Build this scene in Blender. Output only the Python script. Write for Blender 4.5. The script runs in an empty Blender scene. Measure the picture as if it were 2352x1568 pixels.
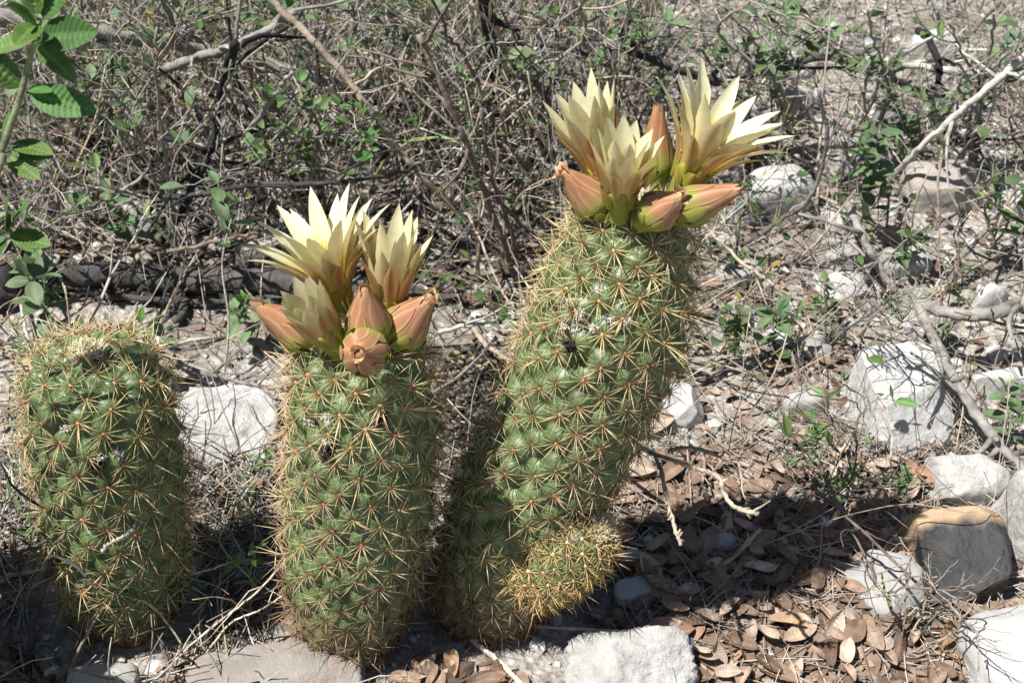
import bpy, math, random
import numpy as np
from mathutils import Vector, Matrix, noise

R = math.radians
random.seed(7)
rng = np.random.default_rng(11)
sc = bpy.context.scene
col = sc.collection

# ------------------------------------------------------------------ camera
CAM_H, PITCH, HFOV = 0.664, R(38.0), R(40.0)
cam_d = bpy.data.cameras.new('camera')
cam = bpy.data.objects.new('camera', cam_d)
col.objects.link(cam)
cam.location = (0, 0, CAM_H)
cam.rotation_euler = (math.pi / 2 - PITCH, 0, 0)
cam_d.sensor_width = 36
cam_d.angle = HFOV
cam_d.clip_start = 0.02
cam_d.clip_end = 400
cam_d.dof.use_dof = True
cam_d.dof.focus_distance = 0.80
cam_d.dof.aperture_fstop = 20
sc.camera = cam

# ------------------------------------------------------------------ sky, sun, exposure
SUN_EL = R(64)
SUN_AZ = (-0.93, -0.37)                       # horizontal direction towards the sun
world = bpy.data.worlds.new('World')
sc.world = world
world.use_nodes = True
wn = world.node_tree
sky = wn.nodes.new('ShaderNodeTexSky')
sky.sky_type = 'NISHITA'
sky.sun_disc = False
sky.sun_elevation = SUN_EL
sky.sun_rotation = math.atan2(SUN_AZ[0], SUN_AZ[1])
bg = wn.nodes['Background']
bg.inputs['Strength'].default_value = 0.05
wn.links.new(sky.outputs['Color'], bg.inputs['Color'])
sun_d = bpy.data.lights.new('sun', 'SUN')
sun_d.energy = 5.0
sun_d.angle = R(0.53)
sun_d.color = (1.0, 0.97, 0.92)
sun = bpy.data.objects.new('sun', sun_d)
col.objects.link(sun)
sdir = Vector((SUN_AZ[0] * math.cos(SUN_EL), SUN_AZ[1] * math.cos(SUN_EL), math.sin(SUN_EL)))
sun.rotation_euler = sdir.to_track_quat('Z', 'Y').to_euler()
sc.view_settings.view_transform = 'Standard'
sc.view_settings.look = 'None'
sc.view_settings.gamma = 1
sc.view_settings.exposure = 0.70

# ------------------------------------------------------------------ survey helpers: where things stand
FPX = 1176 / math.tan(HFOV / 2)
FW = Vector((0, math.cos(PITCH), -math.sin(PITCH)))
UP = Vector((0, math.sin(PITCH), math.cos(PITCH)))


def ray(px, py):
    return FW + Vector((1, 0, 0)) * ((px - 1176) / FPX) - UP * ((py - 784) / FPX)


def gz(x, y):
    """height of the ground"""
    n = noise.noise(Vector((x * 5.1, y * 5.1, 0.3))) * 0.010 + noise.noise(Vector((x * 17, y * 17, 4.3))) * 0.0045
    return n


def G(px, py):
    d = ray(px, py)
    t = -CAM_H / d.z
    p = d * t
    return Vector((p.x, p.y, gz(p.x, p.y)))


def WY(px, py, Y):
    d = ray(px, py)
    t = Y / d.y
    return Vector((d.x * t, Y, CAM_H + d.z * t))


def depth(p):
    return (Vector(p) - Vector((0, 0, CAM_H))).dot(FW)


def pxm(p):
    """metres per survey pixel at a point"""
    return depth(p) / FPX


# ------------------------------------------------------------------ mesh helpers
class MB:
    def __init__(s):
        s.v, s.c, s.q, s.t, s.n = [], [], [], [], 0

    def add(s, v, quads=None, tris=None, c=(1, 1, 1)):
        v = np.asarray(v, dtype=np.float64)
        c = np.asarray(c, dtype=np.float64)
        if c.ndim == 1:
            c = np.tile(c, (len(v), 1))
        s.v.append(v)
        s.c.append(c)
        if quads is not None and len(quads):
            s.q.append(np.asarray(quads) + s.n)
        if tris is not None and len(tris):
            s.t.append(np.asarray(tris) + s.n)
        s.n += len(v)

    def mesh(s, name, mat, smooth=True):
        me = bpy.data.meshes.new(name)
        v = np.concatenate(s.v)
        c = np.concatenate(s.c)
        q = np.concatenate(s.q) if s.q else np.zeros((0, 4), int)
        t = np.concatenate(s.t) if s.t else np.zeros((0, 3), int)
        nl = q.size + t.size
        me.vertices.add(len(v))
        me.vertices.foreach_set('co', v.astype(np.float32).ravel())
        me.loops.add(nl)
        me.loops.foreach_set('vertex_index', np.concatenate([q.ravel(), t.ravel()]).astype(np.int32))
        me.polygons.add(len(q) + len(t))
        st = np.concatenate([np.arange(len(q)) * 4, q.size + np.arange(len(t)) * 3]).astype(np.int32)
        me.polygons.foreach_set('loop_start', st)
        me.update(calc_edges=True)
        me.polygons.foreach_set('use_smooth', np.full(len(q) + len(t), smooth))
        a = me.attributes.new('Col', 'FLOAT_COLOR', 'POINT')
        a.data.foreach_set('color', np.hstack([c, np.ones((len(c), 1))]).astype(np.float32).ravel())
        me.validate()
        if mat:
            me.materials.append(mat)
        return me

    def build(s, name, mat, parent=None, smooth=True):
        return link(name, s.mesh(name, mat, smooth), parent)


def link(name, data, parent=None, M=None):
    o = bpy.data.objects.new(name, data)
    col.objects.link(o)
    if parent is not None:
        o.parent = parent
    if M is not None:
        o.matrix_basis = M
    return o


def tag(o, label, cat, group=None, kind=None):
    if label:
        o['label'] = label
    if cat:
        o['category'] = cat
    if group:
        o['group'] = group
    if kind:
        o['kind'] = kind
    return o


def thing(name, loc, label, cat, group=None):
    o = link(name, None)
    o.empty_display_size = 0.02
    o.location = loc
    return tag(o, label, cat, group)


def grid_quads(nu, nv, wrap=False):
    i = np.arange(nu - 1)[:, None]
    j = np.arange(nv if wrap else nv - 1)[None, :]
    j2 = (j + 1) % nv
    return np.stack([i * nv + j, i * nv + j2, (i + 1) * nv + j2, (i + 1) * nv + j], -1).reshape(-1, 4)


def tube(mb, pts, rad, sides=5, c=(1, 1, 1), c2=None):
    p = np.asarray(pts, dtype=np.float64)
    n = len(p)
    rad = np.broadcast_to(np.asarray(rad, dtype=np.float64), (n,))
    t = np.gradient(p, axis=0)
    t /= np.linalg.norm(t, axis=1)[:, None] + 1e-12
    ref = np.array([0, 0, 1.0]) if abs(t[:, 2].mean()) < 0.8 else np.array([1.0, 0, 0])
    a = np.cross(t, ref)
    a /= np.linalg.norm(a, axis=1)[:, None] + 1e-12
    b = np.cross(t, a)
    ang = np.linspace(0, 2 * np.pi, sides, endpoint=False)
    ring = a[:, None] * np.cos(ang)[None, :, None] + b[:, None] * np.sin(ang)[None, :, None]
    v = (p[:, None] + ring * rad[:, None, None]).reshape(-1, 3)
    c = np.asarray(c, float)
    if c2 is None:
        cc = c
    else:
        f = np.linspace(0, 1, n)[:, None]
        cc = np.repeat(c[None] * (1 - f) + np.asarray(c2, float)[None] * f, sides, axis=0)
    v = np.vstack([v, p[:1], p[-1:]])
    if cc.ndim == 2:
        cc = np.vstack([cc, cc[:1], cc[-1:]])
    k = np.arange(sides)
    e0 = np.stack([np.full(sides, n * sides), (k + 1) % sides, k], -1)
    e1 = np.stack([np.full(sides, n * sides + 1), (n - 1) * sides + k, (n - 1) * sides + (k + 1) % sides], -1)
    mb.add(v, grid_quads(n, sides, True), np.vstack([e0, e1]), cc)


def wander(p0, d, L, n=7, wob=0.18, grav=0.0):
    """a path that wanders like a twig"""
    d = np.asarray(d, float)
    d /= np.linalg.norm(d)
    out = [np.asarray(p0, float)]
    for _ in range(n - 1):
        d = d + rng.normal(0, wob, 3)
        d[2] += grav
        d /= np.linalg.norm(d)
        out.append(out[-1] + d * L / (n - 1))
    return np.array(out)


def catmull(P, m=8):
    P = np.asarray(P, float)
    Q = np.vstack([2 * P[0] - P[1], P, 2 * P[-1] - P[-2]])
    out = []
    for i in range(1, len(Q) - 2):
        t = np.linspace(0, 1, m, endpoint=False)[:, None]
        a, b, c_, d = Q[i - 1], Q[i], Q[i + 1], Q[i + 2]
        out.append(0.5 * (2 * b + (c_ - a) * t + (2 * a - 5 * b + 4 * c_ - d) * t ** 2 + (3 * b - a - 3 * c_ + d) * t ** 3))
    out.append(P[-1:])
    return np.vstack(out)


# ------------------------------------------------------------------ materials
def mat_base(name):
    m = bpy.data.materials.new(name)
    m.use_nodes = True
    nt = m.node_tree
    return m, nt, nt.nodes['Principled BSDF'], nt.nodes['Material Output']


def vc_mat(name, rough=0.8, transl=0.0, var=0.15, nscale=60, nvar=0.25, spec=0.3, bump=0.0, bscale=200, sss=0.0, hvar=0.10):
    """colour carried by the mesh, broken up by noise and by a random value per object"""
    m, nt, bs, out = mat_base(name)
    N, L = nt.nodes, nt.links
    at = N.new('ShaderNodeAttribute')
    at.attribute_name = 'Col'
    oi = N.new('ShaderNodeObjectInfo')
    tc = N.new('ShaderNodeTexCoord')
    nz = N.new('ShaderNodeTexNoise')
    nz.inputs['Scale'].default_value = nscale
    nz.inputs['Detail'].default_value = 4
    L.new(tc.outputs['Object'], nz.inputs['Vector'])
    mr = N.new('ShaderNodeMapRange')
    mr.inputs[1].default_value, mr.inputs[2].default_value = 0.3, 0.7
    mr.inputs[3].default_value, mr.inputs[4].default_value = 1 - nvar, 1 + nvar
    L.new(nz.outputs['Fac'], mr.inputs[0])
    mr2 = N.new('ShaderNodeMapRange')
    mr2.inputs[3].default_value, mr2.inputs[4].default_value = 1 - var, 1 + var
    L.new(oi.outputs['Random'], mr2.inputs[0])
    mu = N.new('ShaderNodeMath')
    mu.operation = 'MULTIPLY'
    L.new(mr.outputs[0], mu.inputs[0])
    L.new(mr2.outputs[0], mu.inputs[1])
    vm = N.new('ShaderNodeVectorMath')
    vm.operation = 'SCALE'
    L.new(at.outputs['Color'], vm.inputs[0])
    L.new(mu.outputs[0], vm.inputs['Scale'])
    hs = N.new('ShaderNodeHueSaturation')
    mr3 = N.new('ShaderNodeMapRange')
    mr3.inputs[3].default_value, mr3.inputs[4].default_value = 0.5 - var * hvar, 0.5 + var * hvar
    wnz = N.new('ShaderNodeMath')
    wnz.operation = 'FRACT'
    w2 = N.new('ShaderNodeMath')
    w2.operation = 'MULTIPLY'
    w2.inputs[1].default_value = 37.7
    L.new(oi.outputs['Random'], w2.inputs[0])
    L.new(w2.outputs[0], wnz.inputs[0])
    L.new(wnz.outputs[0], mr3.inputs[0])
    L.new(mr3.outputs[0], hs.inputs['Hue'])
    L.new(vm.outputs[0], hs.inputs['Color'])
    L.new(hs.outputs['Color'], bs.inputs['Base Color'])
    bs.inputs['Roughness'].default_value = rough
    bs.inputs['Specular IOR Level'].default_value = spec
    if sss:
        bs.inputs['Subsurface Weight'].default_value = sss
        bs.inputs['Subsurface Radius'].default_value = (0.004, 0.006, 0.002)
        bs.inputs['Subsurface Scale'].default_value = 1.0
    if bump:
        nb = N.new('ShaderNodeTexNoise')
        nb.inputs['Scale'].default_value = bscale
        nb.inputs['Detail'].default_value = 5
        L.new(tc.outputs['Object'], nb.inputs['Vector'])
        bp = N.new('ShaderNodeBump')
        bp.inputs['Strength'].default_value = bump
        bp.inputs['Distance'].default_value = 0.002
        L.new(nb.outputs['Fac'], bp.inputs['Height'])
        L.new(bp.outputs['Normal'], bs.inputs['Normal'])
    if transl:
        tr = N.new('ShaderNodeBsdfTranslucent')
        L.new(hs.outputs['Color'], tr.inputs['Color'])
        mx = N.new('ShaderNodeMixShader')
        mx.inputs[0].default_value = transl
        L.new(bs.outputs[0], mx.inputs[1])
        L.new(tr.outputs[0], mx.inputs[2])
        L.new(mx.outputs[0], out.inputs['Surface'])
    return m


def stone_mat(name, c1, c2, c3, scale=14, bump=0.6, bscale=90, rough=0.85, speck=0.0, top=None, spotmix=0.35):
    m, nt, bs, out = mat_base(name)
    N, L = nt.nodes, nt.links
    tc = N.new('ShaderNodeTexCoord')
    n1 = N.new('ShaderNodeTexNoise')
    n1.inputs['Scale'].default_value = scale
    n1.inputs['Detail'].default_value = 8
    n1.inputs['Roughness'].default_value = 0.65
    L.new(tc.outputs['Object'], n1.inputs['Vector'])
    r1 = N.new('ShaderNodeValToRGB')
    r1.color_ramp.elements[0].position, r1.color_ramp.elements[1].position = 0.35, 0.65
    r1.color_ramp.elements[0].color = (*c1, 1)
    r1.color_ramp.elements[1].color = (*c2, 1)
    L.new(n1.outputs['Fac'], r1.inputs['Fac'])
    n2 = N.new('ShaderNodeTexNoise')
    n2.inputs['Scale'].default_value = scale * 3.1
    n2.inputs['Detail'].default_value = 6
    n2.inputs['Distortion'].default_value = 0.6
    L.new(tc.outputs['Object'], n2.inputs['Vector'])
    r2 = N.new('ShaderNodeValToRGB')
    r2.color_ramp.elements[0].position, r2.color_ramp.elements[1].position = 0.52, 0.68
    L.new(n2.outputs['Fac'], r2.inputs['Fac'])
    sm = N.new('ShaderNodeMath')
    sm.operation = 'MULTIPLY'
    sm.inputs[1].default_value = spotmix
    L.new(r2.outputs['Color'], sm.inputs[0])
    mx = N.new('ShaderNodeMix')
    mx.data_type = 'RGBA'
    L.new(sm.outputs[0], mx.inputs[0])
    L.new(r1.outputs['Color'], mx.inputs[6])
    mx.inputs[7].default_value = (*c3, 1)
    last = mx.outputs[2]
    if top is not None:
        # a crust of another mineral on one face of the stone, edged by noise
        ge = N.new('ShaderNodeSeparateXYZ')
        L.new(tc.outputs['Object'], ge.inputs[0])
        n3 = N.new('ShaderNodeTexNoise')
        n3.inputs['Scale'].default_value = 45
        n3.inputs['Detail'].default_value = 6
        L.new(tc.outputs['Object'], n3.inputs['Vector'])
        ma = N.new('ShaderNodeMath')
        ma.operation = 'MULTIPLY_ADD'
        ma.inputs[1].default_value = 0.034
        L.new(n3.outputs['Fac'], ma.inputs[0])
        L.new(ge.outputs[top[0]], ma.inputs[2])
        rr = N.new('ShaderNodeMapRange')
        rr.inputs[1].default_value, rr.inputs[2].default_value = top[1], top[1] + 0.009
        L.new(ma.outputs[0], rr.inputs[0])
        m3 = N.new('ShaderNodeMix')
        m3.data_type = 'RGBA'
        L.new(rr.outputs[0], m3.inputs[0])
        L.new(last, m3.inputs[6])
        m3.inputs[7].default_value = (*top[2], 1)
        last = m3.outputs[2]
    L.new(last, bs.inputs['Base Color'])
    bs.inputs['Roughness'].default_value = rough
    bs.inputs['Specular IOR Level'].default_value = 0.25
    nb = N.new('ShaderNodeTexNoise')
    nb.inputs['Scale'].default_value = bscale
    nb.inputs['Detail'].default_value = 8
    nb.inputs['Roughness'].default_value = 0.7
    L.new(tc.outputs['Object'], nb.inputs['Vector'])
    bp = N.new('ShaderNodeBump')
    bp.inputs['Strength'].default_value = bump
    bp.inputs['Distance'].default_value = 0.004
    L.new(nb.outputs['Fac'], bp.inputs['Height'])
    L.new(bp.outputs['Normal'], bs.inputs['Normal'])
    return m


M = {}
M['skin'] = vc_mat('cactus_skin', rough=0.42, var=0.05, nscale=70, nvar=0.28, spec=0.45, bump=0.15, bscale=400, sss=0.12)
M['spine'] = vc_mat('cactus_spine', rough=0.45, transl=0.25, var=0.18, nscale=300, nvar=0.1, spec=0.4)
M['wool'] = vc_mat('cactus_wool', rough=0.9, transl=0.3, var=0.05, nscale=300, nvar=0.1, spec=0.1)
M['petal'] = vc_mat('flower_petal', rough=0.42, transl=0.42, var=0.05, nscale=160, nvar=0.07, spec=0.35)
M['leaf'] = vc_mat('green_leaf', rough=0.55, transl=0.28, var=0.28, nscale=120, nvar=0.2, spec=0.35)
M['dead'] = vc_mat('dead_leaf', rough=0.75, transl=0.06, var=0.33, hvar=0.025, nscale=130, nvar=0.28, spec=0.2, bump=0.2, bscale=600)
M['bark'] = vc_mat('twig_bark', rough=0.85, var=0.15, nscale=110, nvar=0.4, spec=0.15, bump=0.5, bscale=330)
M['straw'] = vc_mat('dry_straw', rough=0.7, transl=0.1, var=0.1, nscale=60, nvar=0.3, spec=0.25)
M['crumb'] = vc_mat('crumb', rough=0.9, var=0.1, nscale=150, nvar=0.3, spec=0.15, bump=0.4, bscale=500)
M['white_stone'] = stone_mat('white_limestone', (0.40, 0.395, 0.38), (0.52, 0.515, 0.50), (0.30, 0.27, 0.235), 16, 0.45, 120)
M['rough_stone'] = stone_mat('rough_limestone', (0.40, 0.385, 0.36), (0.62, 0.61, 0.59), (0.22, 0.20, 0.18), 30, 1.0, 130, spotmix=0.5)
M['grey_stone'] = stone_mat('grey_limestone', (0.30, 0.29, 0.275), (0.43, 0.415, 0.385), (0.22, 0.20, 0.175), 12, 0.4, 110)
M['pink_stone'] = stone_mat('pink_limestone', (0.31, 0.275, 0.245), (0.42, 0.38, 0.345), (0.22, 0.185, 0.16), 13, 0.5, 110)
M['brown_stone'] = stone_mat('brown_limestone', (0.24, 0.215, 0.195), (0.40, 0.37, 0.345), (0.30, 0.17, 0.09), 15, 0.8, 120)
M['dark_stone'] = stone_mat('dark_chert', (0.017, 0.018, 0.020), (0.042, 0.041, 0.043), (0.09, 0.060, 0.035), 20, 0.35, 150, rough=0.5,
                            top=(1, 0.024, (0.40, 0.28, 0.17)))

# ground material
gm, gnt, gbs, gout = mat_base('stony_soil')
N, L = gnt.nodes, gnt.links
tc = N.new('ShaderNodeTexCoord')


def gnoise(scale, detail=8, rough=0.6):
    n = N.new('ShaderNodeTexNoise')
    n.inputs['Scale'].default_value = scale
    n.inputs['Detail'].default_value = detail
    n.inputs['Roughness'].default_value = rough
    L.new(tc.outputs['Object'], n.inputs['Vector'])
    return n


na = gnoise(7)
ra = N.new('ShaderNodeValToRGB')
ra.color_ramp.elements[0].position, ra.color_ramp.elements[1].position = 0.33, 0.56
ra.color_ramp.elements[0].color = (0.20, 0.175, 0.15, 1)
ra.color_ramp.elements[1].color = (0.50, 0.475, 0.44, 1)
L.new(na.outputs['Fac'], ra.inputs['Fac'])
nb_ = gnoise(140, 6, 0.7)
rb = N.new('ShaderNodeValToRGB')
rb.color_ramp.elements[0].position, rb.color_ramp.elements[1].position = 0.42, 0.66
rb.color_ramp.elements[0].color = (0.5, 0.47, 0.44, 1)
rb.color_ramp.elements[1].color = (1.35, 1.33, 1.3, 1)
L.new(nb_.outputs['Fac'], rb.inputs['Fac'])
mg = N.new('ShaderNodeMix')
mg.data_type = 'RGBA'
mg.blend_type = 'MULTIPLY'
mg.inputs[0].default_value = 0.85
L.new(ra.outputs['Color'], mg.inputs[6])
L.new(rb.outputs['Color'], mg.inputs[7])
L.new(mg.outputs[2], gbs.inputs['Base Color'])
gbs.inputs['Roughness'].default_value = 0.95
gbs.inputs['Specular IOR Level'].default_value = 0.1
vo = N.new('ShaderNodeTexVoronoi')
vo.inputs['Scale'].default_value = 190
L.new(tc.outputs['Object'], vo.inputs['Vector'])
nbm = gnoise(260, 6, 0.7)
ad = N.new('ShaderNodeMath')
ad.operation = 'ADD'
L.new(vo.outputs['Distance'], ad.inputs[0])
L.new(nbm.outputs['Fac'], ad.inputs[1])
bpn = N.new('ShaderNodeBump')
bpn.inputs['Strength'].default_value = 0.9
bpn.inputs['Distance'].default_value = 0.004
L.new(ad.outputs[0], bpn.inputs['Height'])
L.new(bpn.outputs['Normal'], gbs.inputs['Normal'])

# ------------------------------------------------------------------ ground: one sheet to the horizon


def axis_coords(lo, hi, step, far):
    a = list(np.arange(lo, hi, step))
    s, x = step, hi
    up = []
    while x < far:
        up.append(x)
        s *= 1.28
        x += s
    s, x = step, lo
    dn = []
    while x > -far:
        s *= 1.28
        x -= s
        dn.append(x)
    return np.array(dn[::-1] + a + up + [far])


gx = axis_coords(-0.95, 0.95, 0.0075, 150)
gy = axis_coords(0.25, 2.0, 0.0085, 150)
gv = np.array([(x, y, gz(x, y) + (0.0016 * noise.noise(Vector((x * 75, y * 75, 9))) if abs(x) < 1.2 and -0.2 < y < 2.3 else 0)) for y in gy for x in gx])
mb = MB()
mb.add(gv, grid_quads(len(gy), len(gx)), None, (0.3, 0.27, 0.24))
tag(mb.build('ground', gm), 'pale stony soil ground under the cacti', None, kind='structure')

# ------------------------------------------------------------------ cacti
SPINES = {}


def spine_mesh(kind, k):
    """one areole with its spines, pointing along +Z"""
    mb = MB()
    r = random.Random(f'{kind}{k}')
    if kind == 'young':
        nr, nc, lr, lc, tilt, base, mid, tip = 13, 3, 0.0138, 0.0165, 0.32, (0.50, 0.31, 0.13), (0.80, 0.68, 0.40), (0.70, 0.52, 0.26)
    elif kind == 'mid':
        nr, nc, lr, lc, tilt, base, mid, tip = 13, 2, 0.0122, 0.0150, 0.24, (0.38, 0.22, 0.10), (0.72, 0.60, 0.36), (0.54, 0.38, 0.19)
    elif kind == 'old':
        nr, nc, lr, lc, tilt, base, mid, tip = 13, 2, 0.0105, 0.0145, 0.25, (0.18, 0.10, 0.06), (0.42, 0.30, 0.17), (0.30, 0.19, 0.10)
    else:  # small pup
        nr, nc, lr, lc, tilt, base, mid, tip = 13, 2, 0.0085, 0.0095, 0.30, (0.45, 0.25, 0.08), (0.72, 0.56, 0.25), (0.6, 0.4, 0.15)
    specs = []
    for i in range(nr):
        a = 2 * math.pi * (i + r.uniform(-0.25, 0.25)) / nr
        el = tilt + r.uniform(-0.15, 0.28)
        specs.append((a, el, lr * r.uniform(0.6, 1.25), 0.00021))
    for i in range(nc):
        a = r.uniform(0, 6.28)
        specs.append((a, r.uniform(0.7, 1.25), lc * r.uniform(0.7, 1.3), 0.00031))
    for a, el, ln, rad in specs:
        d = np.array([math.cos(a) * math.cos(el), math.sin(a) * math.cos(el), math.sin(el)])
        side = np.array([-math.sin(a), math.cos(a), 0])
        bend = r.uniform(-0.10, 0.10)
        dn = np.array([0, 0, -1.0]) * r.uniform(-0.06, 0.14)
        t = np.array([0, 0.45, 1.0])[:, None]
        pts = d * ln * t + (side * bend + dn) * ln * t ** 2 + d * 0.0006
        cc = np.repeat(np.array([base, mid, tip]), 4, axis=0)
        before = mb.n
        tube(mb, pts, [rad, rad * 0.8, rad * 0.12], 4, base)
        mb.c[-1] = np.vstack([cc, [base], [tip]])
    # woolly button
    th = np.linspace(0, 2 * np.pi, 7, endpoint=False)
    rings = []
    for z, q in ((-0.0006, 0.0013), (0.0004, 0.0012), (0.0009, 0.0007)):
        rings.append(np.stack([np.cos(th) * q, np.sin(th) * q, np.full(7, z)], -1))
    v = np.vstack(rings + [[[0, 0, 0.0011]]])
    wc = {'young': (0.62, 0.40, 0.20), 'mid': (0.42, 0.24, 0.12), 'old': (0.16, 0.11, 0.08), 'pup': (0.7, 0.62, 0.5)}[kind]
    mb.add(v, grid_quads(3, 7, True), [[21, 14 + j, 14 + (j + 1) % 7] for j in range(7)], wc)
    return mb.mesh('spine_cluster', M['spine'])


def spines(kind):
    if kind not in SPINES:
        SPINES[kind] = [spine_mesh(kind, k) for k in range(7)]
    return random.choice(SPINES[kind])


def make_cactus(name, label, Y, ctrl, dome, cell, tub_h, nth, seed, kinds=('young', 'mid', 'old'), lean=0.0, cork=0.16, grounded=True, wool=(), remnants=(), green=(0.102, 0.150, 0.060)):
    """ctrl: survey centre points of the stem axis with their half widths, base first; the last one is the shoulder"""
    rnd = random.Random(seed)
    P, Rd = [], []
    n = len(ctrl)
    for i, (px, py, rp) in enumerate(ctrl):
        w = WY(px, py, Y + lean * i / (n - 1))
        P.append(w)
        Rd.append(rp * pxm(w))
    z0 = P[0].z
    base = Vector((P[0].x, P[0].y, gz(P[0].x, P[0].y)))
    if not grounded:
        base = P[0].copy()
    P = [Vector((p.x, p.y, p.z - (z0 - base.z) * max(0, 1 - i / 2) - (0.006 if i == 0 else 0))) for i, p in enumerate(P)]
    C = catmull([tuple(p) for p in P], 14)
    Rr = catmull([(r, 0, 0) for r in Rd], 14)[:, 0]
    ax = C[-1] - C[-3]
    ax /= np.linalg.norm(ax)
    rs, cs = Rr[-1], C[-1]
    ndome = len(C) - 1
    th = np.linspace(0, math.pi / 2, 22)[1:]
    sq = np.sin(th) ** 0.9
    C = np.vstack([C, cs + ax * (dome * rs * sq)[:, None]])
    Rr = np.concatenate([Rr, rs * np.cos(th) ** 0.85 + 1e-5])
    # resample by length along the outline
    seg = np.sqrt(np.sum(np.diff(C, axis=0) ** 2, 1) + np.diff(Rr) ** 2)
    u = np.concatenate([[0], np.cumsum(seg)])
    nu = int(u[-1] / 0.0011)
    uu = np.linspace(0, u[-1], nu)
    C = np.stack([np.interp(uu, u, C[:, k]) for k in range(3)], -1)
    Rr = np.interp(uu, u, Rr)
    T = np.gradient(C, axis=0)
    T /= np.linalg.norm(T, axis=1)[:, None] + 1e-12
    T[uu > np.interp(ndome, np.arange(len(u)), u)] = ax
    for _ in range(40):
        T[1:-1] = (T[:-2] + T[1:-1] + T[2:]) / 3
    T /= np.linalg.norm(T, axis=1)[:, None] + 1e-12
    A = np.cross(np.array([0, 1.0, 0]), T)
    A /= np.linalg.norm(A, axis=1)[:, None]
    B = np.cross(T, A)
    theta = np.linspace(0, 2 * np.pi, nth, endpoint=False)
    S = C[:, None] + Rr[:, None, None] * (A[:, None] * np.cos(theta)[None, :, None] + B[:, None] * np.sin(theta)[None, :, None])
    dU = np.gradient(S, axis=0)
    dT = np.roll(S, -1, 1) - np.roll(S, 1, 1)
    Nn = np.cross(dT, dU)
    Nn /= np.linalg.norm(Nn, axis=2)[:, :, None] + 1e-15
    Nn[-1] = ax
    # tubercles in a spiral from the growing tip
    area = np.concatenate([[0], np.cumsum(2 * np.pi * (Rr[1:] + Rr[:-1]) / 2 * np.diff(uu))])
    tot = area[-1]
    tub = []
    a, i = 0.35e-4, 0
    while a < tot * 0.985:
        f = a / tot
        ca = cell * (0.45 + 0.55 * min(1, f / 0.14)) * (1 - 0.38 * max(0, (f - 0.6) / 0.4))
        ui = np.interp(tot - a, area, uu)
        tub.append((ui, (i * 2.399963 + rnd.gauss(0, 0.03)) % (2 * math.pi), math.sqrt(ca / math.pi), f))
        a += ca
        i += 1
    H = np.zeros((nu, nth))
    for (ui, ti, ri, f) in tub:
        m = np.abs(uu - ui) < ri * 1.5
        idx = np.where(m)[0]
        if len(idx) == 0:
            continue
        dth = (theta - ti + np.pi) % (2 * np.pi) - np.pi
        dx = Rr[idx][:, None] * dth[None]
        dy = (uu[idx] - ui)[:, None] + 0 * dx
        rr = ri * 1.22
        d2 = (dx ** 2 + (dy * 1.02) ** 2) / rr ** 2
        h = tub_h * (ri / math.sqrt(cell / math.pi)) * np.clip(1 - d2, 0, 1) ** 0.8 * (1 + 0.12 * rnd.uniform(-1, 1))
        H[idx] = np.maximum(H[idx], h)
    for _ in range(2):
        H = (H + np.roll(H, 1, 1) + np.roll(H, -1, 1)) / 3
        H[1:-1] = (H[:-2] + H[1:-1] + H[2:]) / 3
    kap = np.clip((uu - (uu[-1] - 0.010)) / 0.008, 0, 1)[:, None]
    H = H * (1 - kap) + tub_h * 0.72 * kap
    S2 = S + Nn * (H - tub_h * 0.55)[:, :, None]
    fr = uu / uu[-1]
    g = np.array(green)
    corkc = np.array([0.16, 0.105, 0.06])
    k = np.clip((cork - fr) / cork, 0, 1)[:, None, None] ** 0.8
    wob = np.array([[0.5 + 0.5 * noise.noise(Vector((math.cos(t) * 3, math.sin(t) * 3, f * 14))) for t in theta[::4]] for f in fr])
    wob = np.repeat(wob, 4, 1)[:, :nth, None]
    yel = np.array([0.125, 0.165, 0.055])
    cc = g * (1 - wob * 0.45) + yel * wob * 0.45
    cc = cc * (1 - np.clip(k * (0.6 + wob), 0, 1)) + corkc * np.clip(k * (0.6 + wob), 0, 1)
    root = thing(name, base, label, 'cactus', 'ribless spiny cacti')
    mb = MB()
    mb.add(S2.reshape(-1, 3) - np.array(base), grid_quads(nu, nth, True), None, cc.reshape(-1, 3))
    mb.build('stem', M['skin'], root)
    # areoles
    info = []
    for (ui, ti, ri, f) in tub:
        ii = int(round(np.interp(ui, uu, np.arange(nu))))
        jj = int(round(ti / (2 * math.pi) * nth)) % nth
        p, nn = Vector(S2[ii, jj]), Vector(Nn[ii, jj])
        tip = (nn + Vector(T[ii]) * 0.18).normalized()
        if grounded and p.z < base.z + 0.002:
            continue
        kind = kinds[0] if f < 0.2 else (kinds[1] if (1 - f) > cork * 1.25 + rnd.uniform(-0.06, 0.06) else kinds[2])
        rot = tip.to_track_quat('Z', 'Y').to_matrix().to_4x4() @ Matrix.Rotation(rnd.uniform(0, 6.28), 4, 'Z')
        s = (0.80 + 0.20 * min(1, f / 0.05)) * rnd.uniform(0.88, 1.16)
        Mx = Matrix.Translation(p - base) @ rot @ Matrix.Scale(s, 4)
        link('spine_cluster', spines(kind), root, Mx)
    # felt between tubercles and dried flower remains
    rel = S2 - np.array([0, 0, CAM_H])
    dp = rel @ np.array(FW)
    sx, sy = 1176 + FPX * rel[:, :, 0] / dp, 784 - FPX * (rel @ np.array(UP)) / dp
    facing = np.einsum('ijk,ijk->ij', Nn, rel) < 0
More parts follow.
